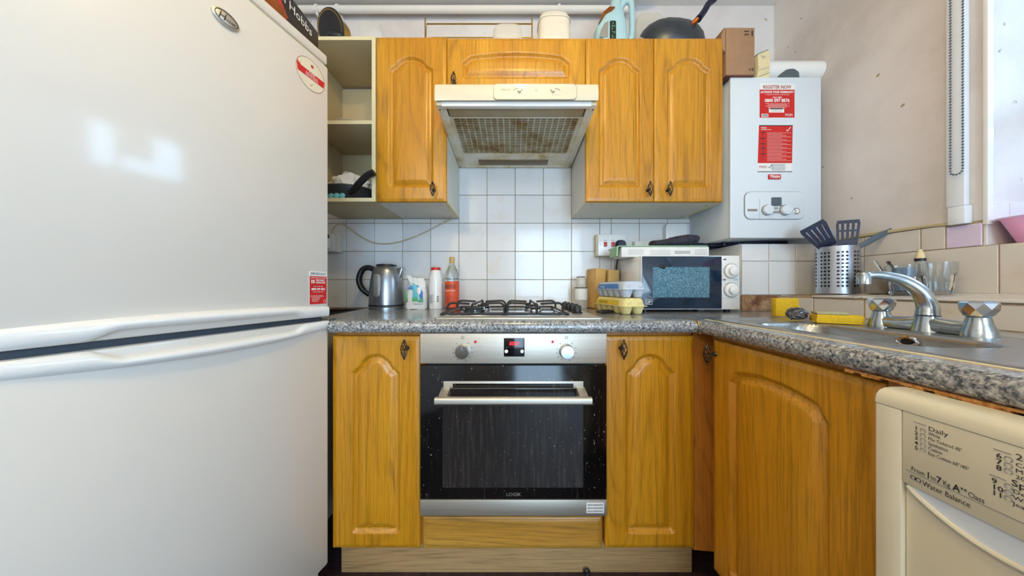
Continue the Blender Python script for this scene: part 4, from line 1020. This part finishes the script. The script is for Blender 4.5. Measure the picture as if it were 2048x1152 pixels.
q = MB(); q.ball((.085, -.006, zb+.185), (.012, .003, .008)).ball((.094, -.006, zb+.180), (.008, .003, .007)); q.build('sticker_blob', 'black_iron', dg_)
for zz in (.165, .084):
    q = MB(); q.lathe([(.033, 0), (.032, .003)], n=36); q.xf(Matrix.Translation((.386, 0, zb+zz)) @ Matrix.Rotation(PI/2, 4, 'X')); rr = q.build('dial_ring', 'silver_print', u)
    q = MB(); q.lathe([(.030, .003), (.028, .007), (.0195, .009), (.0185, .021), (.016, .0225)], n=36); q.xf(Matrix.Translation((.386, 0, zb+zz)) @ Matrix.Rotation(PI/2, 4, 'X')); q.build('dial', 'white_gloss', u)
q = MB(); q.ball((.359, -.0002, zb+.215), (.008, .0006, .0045)).ball((.357, -.0002, zb+.128), (.008, .0006, .0045)).box(.344, .420, -.0006, 0, zb+.0475, zb+.0483); q.build('dial_icons', 'print_grey', u)
bx('dial_mark', .398, .414, -.0006, 0, zb+.126, zb+.130, 'teal_print', u, 0)
q = MB()
for x in (.03, .39):
    for y in (.03, .24): q.cyl((x, y, 0), (x, y, zb), .012, n=14)
q.build('foot', 'black_plastic', u)
# box, board and glove on the microwave
zm = ZW+.0005+zb+MH+.0005
u = T('long_carton', 'long white printed box lying on top of the microwave', 'box', (.495, 1.265, zm), 0)
bx('carton_body', 0, .395, 0, .10, 0, .046, 'paper_white', u, .0015)
q = MB()
for i in range(5): q.box(.03, .10, -.0006, 0, .012+i*.005, .0128+i*.005).box(.13, .22, -.0006, 0, .010+i*.005, .0108+i*.005).box(.33, .385, -.0006, 0, .012+i*.005, .0128+i*.005)
q.box(.24, .31, -.0006, 0, .016, .020).box(.24, .31, -.0006, 0, .024, .027); q.build('carton_print', 'print_grey', u)
u = T('green_board', 'thin pale green cutting mat folded over the white box', 'cutting mat', (.485, 1.262, zm), 0)
q = MB(); q.box(-.004, .398, .0, .14, .0475, .0515, .001); q.prism([(-.004, .0475), (-.004, .0515), (-.012, .048), (-.014, .004), (-.008, .004), (-.006, .044)], .0, .09, 'y'); q.build('mat', 'green_board', u)
u = T('oven_glove', 'dark striped oven glove lying on the green mat', 'oven glove', (.655, 1.31, zm+.0516), .05)
q = MB(); q.loft([(0, 0, 0, .016, .03, 2.5), (.0, 0, .05, .020, .045, 2.5), (.0, 0, .11, .030, .05, 2.5), (.0, .005, .16, .034, .055, 2.5), (.0, .01, .20, .028, .050, 2.5), (0, .01, .218, .016, .03, 2.5)], 24)
q.xf(Matrix.Rotation(PI/2, 4, 'Y'))
for v in q.bm.verts:
    v.co.z = v.co.z*.8+.016+max(0, v.co.x-.04)*.13+.003*math.sin(v.co.x*60); v.co.z = max(v.co.z, .0003)
q.build('fabric', 'glove_fabric', u)
# ------------------------------------------------------------------ sink
u = T('kitchen_sink', 'stainless steel inset sink with bowl and drainer under the tap', 'sink', (0, 0, ZW), 0)
sx0, sx1, sy0, sy1 = .648, 1.035, -.05, .972; st_ = .0055
nx = int((sx1-sx0)/st_)+1; ny = int((sy1-sy0)/st_)+1
gx, gy = np.meshgrid(np.linspace(sx0, sx1, nx), np.linspace(sy0, sy1, ny))
def sdr(x, y, cx, cy, hx, hy, r):
    qx = np.abs(x-cx)-hx+r; qy = np.abs(y-cy)-hy+r
    return np.hypot(np.maximum(qx, 0), np.maximum(qy, 0))+np.minimum(np.maximum(qx, qy), 0)-r
d = sdr(gx, gy, .790, .655, .092, .175, .06)
zz = .0035-np.interp(-d, [-.006, 0, .006, .012, .022, .04], [0, .002, .02, .12, .150, .155])
d2 = sdr(gx, gy, .80, .20, .12, .19, .03)
zz -= np.where(d2 < 0, .002+.0022*(.5+.5*np.cos(gx*2*PI/.024)), 0)*smooth(-d2/.02)
d3 = sdr(gx, gy, .5*(sx0+sx1), .5*(sy0+sy1), .5*(sx1-sx0), .5*(sy1-sy0), .03)
zz -= np.interp(d3, [-.012, -.007, 0], [0, -.0012, .0030]); 
d4 = sdr(gx, gy, .80, .896, .11, .045, .03); zz -= .003*smooth(-d4/.012)
V = np.stack([gx.ravel(), gy.ravel(), zz.ravel()], 1); ix = np.arange(nx*ny).reshape(ny, nx)
F = np.stack([ix[:-1, :-1].ravel(), ix[:-1, 1:].ravel(), ix[1:, 1:].ravel(), ix[1:, :-1].ravel()], 1).tolist()
me = D.meshes.new('basin'); me.from_pydata(V.tolist(), [], F); me.update(); link('basin', me, 'sink_steel', u, 70)
q = MB(); q.tube([(.8735, .620+.016*math.cos(t_), -.0130+.0095*math.sin(t_)) for t_ in np.linspace(0, 2*PI, 24)], .003, 6); ofl = q.build('overflow', 'chrome', u)
q = MB(); q.cyl((.8725, .620, -.0145), (.8745, .620, -.0145), .0085, n=24); q.build('overflow_hole', 'dark_gap', ofl)
q = MB(); q.lathe([(.04, -.1505), (.04, -.148), (.03, -.149)], .79, .66); q.build('drain', 'chrome', u)
# worktop under the sink would show through: the slab has its opening there
# tap
u = T('mixer_tap', 'chrome deck mixer tap with arched spout and two faceted handles', 'tap', (.975, .657, ZW+.0036), 0)
def handle(y):
    q = MB(); q.lathe([(.024, 0), (.023, .010), (.018, .024), (.0155, .036), (.015, .040)], 0, y, 28)
    q.build('pillar', 'tap_chrome', u)
    q = MB(); n = 6
    for k in range(1): pass
    secs = []
    rr = [(.040, .014, 0), (.044, .0185, 0), (.057, .0235, .5), (.070, .0240, 0), (.0745, .0195, 0)]
    rings = []
    for (z_, r_, ph) in rr: rings.append([q.bm.verts.new((r_*math.cos(2*PI*(k+ph)/8), y+r_*math.sin(2*PI*(k+ph)/8), z_)) for k in range(8)])
    for i in range(len(rings)-1):
        for k in range(8):
            a_, b_, c_, d_ = rings[i][k], rings[i][(k+1) % 8], rings[i+1][(k+1) % 8], rings[i+1][k]
            ph0, ph1 = rr[i][2], rr[i+1][2]
            if ph0 == ph1: q.bm.faces.new((a_, b_, c_, d_))
            elif ph1 > ph0: q.bm.faces.new((a_, b_, d_)); q.bm.faces.new((b_, c_, d_))
            else: q.bm.faces.new((a_, c_, d_)) if False else q.bm.faces.new((a_, b_, c_)); q.bm.faces.new((a_, c_, d_))
    q.bm.faces.new(rings[0][::-1]); q.bm.faces.new(rings[-1])
    q.build('tap_handle', 'chrome', u, smooth=12)
handle(.082); handle(-.072)
q = MB(); q.tube(bez([(0, .088, .010), (0, .080, .014), (0, .055, .013), (0, .028, .015), (0, 0, .020), (0, -.028, .015), (0, -.050, .013), (0, -.068, .014), (0, -.078, .010)], 5), [.012]+[.019]*5+[.0165]*30+[.019]*4+[.012], 16) ; 
for v in q.bm.verts: v.co.z = max(v.co.z, .0003)
q.box(-.017, .017, -.074, .084, 0, .018, .006); q.lathe([(.025, .0), (.0225, .012), (.019, .028), (.0185, .036)], 0, 0, 28); q.build('tap_body', 'tap_chrome', u)
sp = bez([(0, 0, .036), (.002, .002, .060), (-.010, .005, .092), (-.036, .014, .118), (-.070, .024, .131), (-.097, .032, .134)], 8)
q = MB(); q.tube(sp, list(np.linspace(.0182, .0095, len(sp))), 20); q.tube([(-.094, .031, .133), (-.106, .035, .132)], [.0105, .010], 16)
q.tube([(-.105, .035, .140), (-.105, .035, .136), (-.105, .035, .111)], [.009, .0125, .0130], 20); q.build('spout', 'tap_chrome', u)
# sponges and scourer
u = T('sponge', 'yellow cleaning sponge standing upright against the ledge', 'sponge', (.960, .985, ZW+.005), -.15, 'yellow sponges at the sink')
q = MB(); q.box(-.036, .036, -.012, .012, 0, .064, .004); q.build('foam', 'sponge_yellow', u)
u = T('sponge', 'worn yellow sponge with crusty top lying behind the sink', 'sponge', (.925, .800, ZW+.005), -.55, 'yellow sponges at the sink')
q = MB(); q.box(-.046, .046, -.024, .024, 0, .024, .004, 3)
for v in q.bm.verts: v.co += Vector((rg.uniform(-1, 1), rg.uniform(-1, 1), 0))*.0025
q.build('foam', 'sponge_yellow', u)
q = MB(); q.box(-.045, .020, -.023, .023, .0243, .032, .003); q.build('scouring_layer', 'scourer_green', u)
q = MB(); rr_ = random.Random(5)
for k in range(40):
    pts = []; ph = rr_.uniform(0, 6.28); th = rr_.uniform(-1.2, 1.2)
    for i in range(20):
        t = ph+i*.5; R_ = Matrix.Rotation(th, 3, 'X') @ Matrix.Rotation(k*.7, 3, 'Z')
        p_ = R_ @ Vector((math.cos(t), math.sin(t), rr_.uniform(-.4, .4))); p_.normalize(); p_ *= rr_.uniform(.75, 1)
        pts.append((p_.x*.028, p_.y*.024, p_.z*.0215+.0225))
    q.tube(pts, .0012, 3, caps=False)
q.ball((0, 0, .0225), (.017, .015, .012), 2)
o = q.build('steel_scourer', 'steel_wool'); o.location = (.880, .865, ZW+.003)
tag(o, 'ball of grey steel wool between the two yellow sponges', 'scourer')
# ------------------------------------------------------------------ things on the ledge
def ledz(x): return -.0296+(x-1.2)*(.0150/.22)+.0005
u = T('utensil_holder', 'perforated steel utensil pot on the tiled ledge', 'pot', (1.305, 1.125, ledz(1.305)), 0)
n_ = 180; zs = np.linspace(0, .186, 94)
b = bmesh.new(); hr = .0605; vg = []
for z_ in zs: vg.append([b.verts.new((hr*math.cos(2*PI*k/n_), hr*math.sin(2*PI*k/n_), z_)) for k in range(n_)])
hole_a = []
for g_ in range(8):
    for j in (-1, 0, 1): hole_a.append(math.radians(g_*45+10+j*11))
hz = [.030+.0145*i for i in range(10)]
for i in range(len(zs)-1):
    for k in range(n_):
        a_ = 2*PI*(k+.5)/n_; zc = (zs[i]+zs[i+1])/2; hole = False
        for ha in hole_a:
            da = (a_-ha+PI) % (2*PI)-PI
            if abs(da)*hr < .005:
                for h_ in hz:
                    if (da*hr)**2+((zc-h_)*1.15)**2 < .0042**2: hole = True; break
            if hole: break
        if not hole: b.faces.new((vg[i][k], vg[i][(k+1) % n_], vg[i+1][(k+1) % n_], vg[i+1][k]))
me = D.meshes.new('cup'); b.to_mesh(me); b.free(); link('cup', me, 'holder_steel', u, 60)
q = MB(); q.lathe([(.0575, .002), (.0575, .183)], n=40, caps=(True, False)); q.build('inner_liner', 'black_iron', u)
q = MB(); q.lathe([(.062, 0), (.062, .004)], n=48); q.build('base', 'holder_steel', u)
def slotted(name, label, base, M4, w0, w1, hgt, nslots, hlen, mat='navy_plastic', handle_mat='navy_plastic', slots2=False, BR=1.0):
    """spatula: blade local x wide, z up (blade bottom at z=0), handle goes down; real slots"""
    u = T(name, label, 'spatula', (0, 0, 0), 0, 'utensils in the steel pot'); u.matrix_local = M4
    q = MB(); th = .0035
    def W(t): return (w0+(w1-w0)*t)/2*(1-.12*max(0, t-.85)/.15)
    rows = [(0, .28), (.28, .58 if slots2 else .85)]+([(.58, .64), (.64, .88)] if slots2 else [])+[(.85 if not slots2 else .88, 1)]
    for (a0, a1) in rows:
        m2 = 4; solid = (a0 == 0) or (a1 == 1) or (a1-a0 < .08)
        for s_ in range(m2):
            t0 = a0+(a1-a0)*s_/m2; t1 = a0+(a1-a0)*(s_+1)/m2
            if solid: q.prism([(-W(t0), t0*hgt), (W(t0), t0*hgt), (W(t1), t1*hgt), (-W(t1), t1*hgt)], -th/2, th/2, 'y')
            else:
                tt = (nslots+1)*BR+nslots
                for i in range(nslots+1):
                    e0 = -1+2*i*(BR+1)/tt; e1 = e0+2*BR/tt
                    q.prism([(W(t0)*e0, t0*hgt), (W(t0)*e1, t0*hgt), (W(t1)*e1, t1*hgt), (W(t1)*e0, t1*hgt)], -th/2, th/2, 'y')
    q.build('blade', mat, u)
    q = MB(); q.tube([(0, 0, .012), (0, 0, -.02), (0, 0, -hlen)], [.011, .008, .007], 10, .7); q.build('utensil_handle', handle_mat, u); return u
hx, hy, hz_ = 1.305, 1.125, ledz(1.305)+.186
slotted('slotted_spatula', 'black slotted turner tilted left in the steel pot', None, Matrix.Translation((hx-.034, hy+.0, hz_+.000)) @ Matrix.Rotation(math.radians(-38), 4, 'Y') @ Matrix.Rotation(math.radians(-30), 4, 'Z'), .052, .086, .112, 4, .16, BR=3.2)
slotted('slotted_spatula', 'black upright slotted turner at the middle of the steel pot', None, Matrix.Translation((hx+.026, hy-.012, hz_-.002)) @ Matrix.Rotation(math.radians(3), 4, 'Y') @ Matrix.Rotation(math.radians(-38), 4, 'Z'), .052, .066, .108, 4, .16, slots2=True, BR=1.1)
u = T('wooden_spatula', 'blue and purple spatula between the two black turners', 'spatula', (0, 0, 0), 0, 'utensils in the steel pot'); u.matrix_local = Matrix.Translation((hx+.004, hy+.025, hz_-.01)) @ Matrix.Rotation(math.radians(-14), 4, 'Y') @ Matrix.Rotation(math.radians(-30), 4, 'Z')
q = MB(); q.prism([(-.010, 0), (.012, 0), (.022, .03), (.018, .085), (-.008, .092), (-.020, .06)], -.002, .002, 'y', .001); q.build('blade', 'blue_cloth', u); q = MB(); q.tube([(0, 0, .01), (0, 0, -.15)], .006, 8); q.build('utensil_handle', 'bamboo', u)
u = T('palette_knife', 'flat grey serving knife leaning out to the right of the pot', 'knife', (0, 0, 0), 0, 'utensils in the steel pot'); u.matrix_local = Matrix.Translation((hx+.030, hy-.045, hz_-.006)) @ Matrix.Rotation(math.radians(-20), 4, 'Z') @ Matrix.Rotation(math.radians(55), 4, 'Y')
q = MB(); q.prism([(-.008, -.02), (.006, -.02), (.012, .03), (.011, .085), (-.001, .125), (-.010, .07)], -.0015, .0015, 'y', .0007); q.build('blade', 'grey_rubber', u); q = MB(); q.tube([(0, 0, 0), (-.0, 0, -.05)], .005, 8); q.build('utensil_handle', 'navy_plastic', u)
# metal dish with cutlery, tumblers
u = T('metal_dish', 'small oblong steel dish on the ledge right of the pot', 'dish', (1.335, .990, ledz(1.335)), -1.0)
q = MB(); q.loft([(0, 0, 0, .045, .03, 5), (0, 0, .004, .05, .034, 5), (0, 0, .052, .060, .042, 5), (0, 0, .055, .064, .045, 5), (0, 0, .052, .057, .039, 5), (0, 0, .008, .046, .031, 5)], 40, caps=(True, True)); q.build('dish_body', 'sink_steel', u)
def piece(name, label, p0, p1, mat, wd, fl):
    o = MB().tube(bez([p0, [(p0[i]+p1[i])/2 for i in range(3)], p1], 4), [wd*.6]*3+[wd]*6, 10, fl).build(name, mat); tag(o, label, 'cutlery', 'cutlery in the steel dish'); return o
zl = ledz(1.335)+.010
piece('fork', 'thin dark cutlery handle leaning furthest left in the steel dish', (1.33, .985, zl), (1.316, 1.075, zl+.085), 'pewter', .0032, 1)
piece('spoon', 'rounded steel spoon handle in the middle of the steel dish', (1.345, .975, zl), (1.335, 1.030, zl+.110), 'chrome', .0075, .35)
piece('knife', 'dark flat knife handle furthest right in the steel dish', (1.35, .965, zl), (1.345, 1.002, zl+.105), 'pewter', .0075, .4)
def tumbler(x, y, label, cloth):
    u = T('glass_tumbler', label, 'glass', (x, y, ledz(x)), 0, 'tumblers on the ledge')
    n = 54; rings = []
    q = MB()
    def ring(z_, r_, am): return [q.bm.verts.new(((r_-am*(.5-.5*math.cos(9*2*PI*k/n))**.6)*math.cos(2*PI*k/n), (r_-am*(.5-.5*math.cos(9*2*PI*k/n))**.6)*math.sin(2*PI*k/n), z_)) for k in range(n)]
    for (z_, r_, am) in ((0, .030, 0), (.004, .0325, .002), (.03, .0355, .004), (.055, .0385, .0035), (.066, .040, 0), (.100, .0435, 0), (.100, .0415, 0), (.062, .0375, 0), (.012, .031, 0)): rings.append(ring(z_, r_*.85, am*.85))
    for i in range(len(rings)-1):
        for k in range(n): q.bm.faces.new((rings[i][k], rings[i][(k+1) % n], rings[i+1][(k+1) % n], rings[i+1][k]))
    q.bm.faces.new(rings[0][::-1]); q.bm.faces.new(rings[-1]); q.build('glass_body', 'tumbler_glass', u, 30)
    if cloth:
        q = MB(); q.loft([(0, 0, .014, .018, .018, 2), (0, 0, .04, .023, .022, 2), (.002, 0, .07, .026, .024, 2), (0, 0, .090, .022, .020, 2)], 28)
        for v in q.bm.verts: v.co += Vector((rg.uniform(-1, 1), rg.uniform(-1, 1), rg.uniform(-1, 1)))*.003
        o = q.build('cloth', 'blue_cloth'); o.location = u.location; tag(o, 'crumpled blue-grey cloth stuffed in the left tumbler', 'cloth')
tumbler(1.340, .880, 'clear fluted glass tumbler furthest right on the ledge', False); tumbler(1.290, .9245, 'clear fluted glass tumbler holding a blue cloth', True)
q = MB(); q.lathe([(.012, 0), (.012, .004), (.009, .03), (.012, .08), (.010, .112)], n=16); q.lathe([(.0125, .112), (.0125, .120)], n=16); q.lathe([(.011, .120), (.004, .150)], n=16)
u = T('small_brush', 'small brush with pale tip standing behind the tumblers', 'brush', (1.392, .955, ledz(1.392)), 0); 
q.bm.free(); q = MB(); q.lathe([(.010, 0), (.008, .03), (.009, .110)], n=16); q.build('brush_handle', 'milky_clear', u); q = MB(); q.lathe([(.0125, .108), (.0125, .117)], n=16); q.build('ferrule', 'black_plastic', u); q = MB(); q.lathe([(.011, .117), (.009, .132), (.003, .148)], n=16); q.build('bristles', 'paper_cream', u)
# pink tub on the window sill
u = T('washing_up_bowl', 'pink plastic washing-up bowl on the window sill', 'bowl', (XR+.090, .742, WZ0+.0006), 0)
q = MB(); q.loft([(0, 0, 0, .075, .065, 4), (0, 0, .005, .08, .07, 4), (0, 0, .070, .10, .090, 4), (0, 0, .074, .108, .098, 4), (0, 0, .070, .097, .087, 4), (0, 0, .008, .077, .067, 4)], 48); q.build('bowl_body', 'pink_plastic', u)
# bead chain
cy0, cy1 = .888, .8635; cxn = XR-.030; q = MB(); zb_ = .355
pts = []
z_ = ZC-.02
while z_ > zb_+.012: pts.append((cxn, cy0, z_)); z_ -= .0092
for k in range(1, 6): a_ = PI+PI*k/6; pts.append((cxn, (cy0+cy1)/2-math.cos(a_)*-(cy0-cy1)/2*-1, zb_+.012+math.sin(a_)*.012))
z_ = zb_+.014
while z_ < ZC-.02: pts.append((cxn, cy1, z_)); z_ += .0092
for p_ in pts: q.ball(p_, .0029, 1)
q.tube([(cxn, cy0, ZC-.01), (cxn, cy0, zb_+.012)], .0007, 4).tube([(cxn, cy1, ZC-.01), (cxn, cy1, zb_+.012)], .0007, 4)
tag(q.build('blind_chain', 'grey_rubber'), 'grey bead chain loop of the window blind hanging by the window', 'chain')
# ------------------------------------------------------------------ shelf contents
sz = .375+.0165
u = T('frying_pan', 'dark green frying pan with black handle on the bottom open shelf', 'pan', (-.776, 1.36, sz), 0)
q = MB(); q.lathe([(.095, 0), (.10, .003), (.128, .068), (.130, .069), (.124, .068), (.098, .006), (.001, .004)], n=48, caps=(True, False)); q.build('pan_body', 'wok_steel', u)
q = MB(); q.tube([(.127*math.cos(t_), .127*math.sin(t_), .069) for t_ in np.linspace(0, 2*PI, 48)], .0025, 6); q.build('rim', 'chrome', u)
q = MB(); q.tube(bez([(.052, -.108, .036), (.085, -.140, .034), (.120, -.158, .058), (.158, -.167, .086), (.190, -.170, .100)], 5), [.009]*4+[.012]*17, 12, 1.2); q.build('pan_handle', 'black_plastic', u)
q = MB()
for k in range(4): a_ = -PI/2-.5+.22*k; q.ball((.112*math.cos(a_), .112*math.sin(a_), .020), (.014, .005, .013))
q.build('teal_decoration', 'teal_print', u)
u = T('carrier_bag', 'crumpled white plastic bag behind the pan on the bottom open shelf', 'bag', (-.800, 1.40, sz+.030), 0)
q = MB(); q.ball((.01, -.03, .070), (.10, .06, .060), 4)
from mathutils import noise as mn
for v in q.bm.verts: v.co += v.normal*0 if False else Vector(mn.noise_vector(v.co*28))*.026; v.co.z = max(v.co.z, .001)
q.build('bag_film', 'paper_white', u, 25)
u = T('dinner_plate', 'pale plate lying on the middle open shelf', 'plate', (-.76, 1.375, .375+.3545), 0)
q = MB(); q.lathe([(.06, 0), (.065, .004), (.105, .030), (.115, .034), (.113, .036), (.10, .030), (.06, .006)], n=48); q.build('plate_body', 'milky_plastic', u)
# ------------------------------------------------------------------ washing machine: faces -x
WX, WY = .545, .420
u = T('washing_machine', 'cream washing machine with printed programme drawer under the worktop', 'washing machine', (WX, WY, ZF), -PI/2)
z = lambda rel: rel-ZF
q = MB()    # top front rounded panel
pr_ = [(.0, z(-.1695)), (.0, z(-.163)), (.002, z(-.153)), (.008, z(-.1465)), (.018, z(-.1445)+-.002), (.50, z(-.148)), (.50, z(-.1695))]
pr_ = [(.0, z(-.1705)), (.0, z(-.166)), (.0015, z(-.1585)), (.006, z(-.1525)), (.014, z(-.149)), (.024, z(-.148)), (.045, z(-.148)), (.045, z(-.1705))]
q.prism(pr_, 0, .597, 'x'); q.build('top_fascia', 'cream_gloss', u)
bx('body', .002, .595, .046, .50, .012, z(-.153), 'appliance_white', u, .002)
bx('side_column', 0, .0275, .0, .045, .02, z(-.1712), 'cream_gloss', u, .0015)
dr = bx('dispenser_drawer', .0283, .30, .0008, .045, z(-.2705), z(-.1712), 'cream_gloss', u, .0012)
bx('lower_panel', .0283, .597, .006, .045, .02, z(-.2712), 'cream_gloss', u, .001)
bx('control_panel', .3006, .597, .0008, .045, z(-.2705), z(-.1712), 'cream_gloss', u, .0012)
# curved handle lip below the drawer (crescent recess)
q = MB(); n = 30; Vc = []
cres = []
for i in range(n+1):
    t = i/n; x_ = .032+.150*t; zlo = -.2735-.030*math.sin(PI*min(1, t*.97))**.75
    cres.append((x_, z(zlo)))
pts = cres+[(.182, z(-.2716)), (.032, z(-.2716))]
q.prism(pts, .0048, .0058, 'y'); q.build('grip_recess', 'boiler_white', u)
q = MB(); q.tube([(p_[0], .0045, p_[1]) for p_ in cres], .0036, 8); q.build('grip_lip', 'cream_gloss', u)
def wm(px, py): X = .545*560/(px-1024); return (.42-X, (576-py)*.545/(px-1024)-ZF)
def wt(s_, px, py, size, mat='print_dark', bold=0, sx=1): 
    x_, z__ = wm(px, py); return text(s_, size, x_, .0003, z__, mat, dr, 'drawer_text', sx=sx, bold=bold)
q = MB()
def rule(px0, py0, px1):
    x_, z__ = wm(px0, py0); x2 = wm(px1, 0)[0]; q.box(x_, x2, .0001, .0006, z__-.0003, z__+.0003)
rule(1827, 843, 1852); rule(1986, 897, 2022); rule(1978, 948, 2012); rule(1812, 939, 2200)
lf = [('1', 'White', 1831, 857), ('2', 'Mix Colored 40°', 1829, 867), ('3', 'Synthetics', 1827, 877), ('4', 'Cotton', 1825, 886), ('5', 'Eco Cotton 60°/40°', 1824, 896)]
def dt(s_, size, x_, zr, mat='print_dark', bold=0, sx=1): return text(s_, size, x_, .0003, z(zr), mat, dr, 'drawer_text', bold=bold, sx=sx)
dt('Daily', .0082, .0530, -.1865)
for i, (n1_, n2_) in enumerate((('1', 'White'), ('2', 'Mix Colored 40°'), ('3', 'Synthetics'), ('4', 'Cotton'), ('5', 'Eco Cotton 60°/40°'))):
    dt(n1_, .0070, .0405, -.1912-.0067*i, bold=.0001); dt(n2_, .0062, .0530, -.1925-.0064*i, 'print_dark', sx=.66)
    q.tube([(x_, .0004, z_) for x_, z_ in rrect(.0460, .0505, z(-.1912-.0065*i), z(-.1870-.0065*i), .001, 2)], .0003, 4)
q.build('rule_lines', 'print_grey', dr)['kind'] = 'stuff'
dt('From', .0085, .0375, -.2488, sx=.68); dt('1', .0115, .0512, -.2492, bold=.0002, sx=.7); dt('to', .0085, .0552, -.2488, sx=.65); dt('7', .0115, .0600, -.2494, bold=.0002, sx=.75)
dt('Kg', .0090, .0655, -.2490, sx=.62); dt('A', .0110, .0735, -.2492, bold=.0003, sx=.75); dt('++', .0065, .0792, -.2455, bold=.0002, sx=.7); dt('Class', .0090, .0850, -.2492, sx=.62); dt('Water Balance', .0098, .0480, -.2620, sx=.66)
q = MB()
for x_ in (.0370, .0420): q.tube([(a_, .0004, b_) for a_, b_ in rrect(x_, x_+.0042, z(-.2605), z(-.2555), .0015, 2)], .0004, 4)
q.build('balance_icon', 'print_dark', dr)['kind'] = 'stuff'
dt('20° Zone', .0098, .1165, -.1856)
for i, (a_, b_) in enumerate((('6', 'Cotton Standard'), ('7', 'Mix Colored'), ('8', '20° Refresh'))): dt(a_, .0080, .1044, -.1905-.0068*i, bold=.0001); dt(b_, .0064, .1165, -.1930-.0066*i)
dt('Special', .0098, .1140, -.2152, bold=.0001)
for i, (a_, b_) in enumerate((('9', 'Delicates'), ('10', 'Wool'), ('11', 'Jeans'))): dt(a_, .0080, .1014, -.2208-.0067*i, bold=.0001); dt(b_, .0064, .1150, -.2228-.0068*i)
q = MB()
for i in range(3):
    for z0_ in (-.1905, -.2205): q.tube([(x_, .0004, z_) for x_, z_ in rrect(.1100, .1148, z(z0_-.0067*i), z(z0_+.0048-.0067*i), .0015, 2)], .0004, 4)
q.build('programme_icons', 'print_grey', dr)['kind'] = 'stuff'
# ring on the floor by the plinth
q = MB(); q.tube([(.255+.009*math.cos(t_), .955, ZF+.012+.009*math.sin(t_)) for t_ in np.linspace(0, 2*PI, 20)], .003, 8)
tag(q.build('rubber_ring', 'black_plastic'), 'small black ring on the floor against the plinth', 'ring')
# ------------------------------------------------------------------ lift the whole layout to the floor at z=0
for o in S.objects:
    if o.parent is None: o.location.z += H
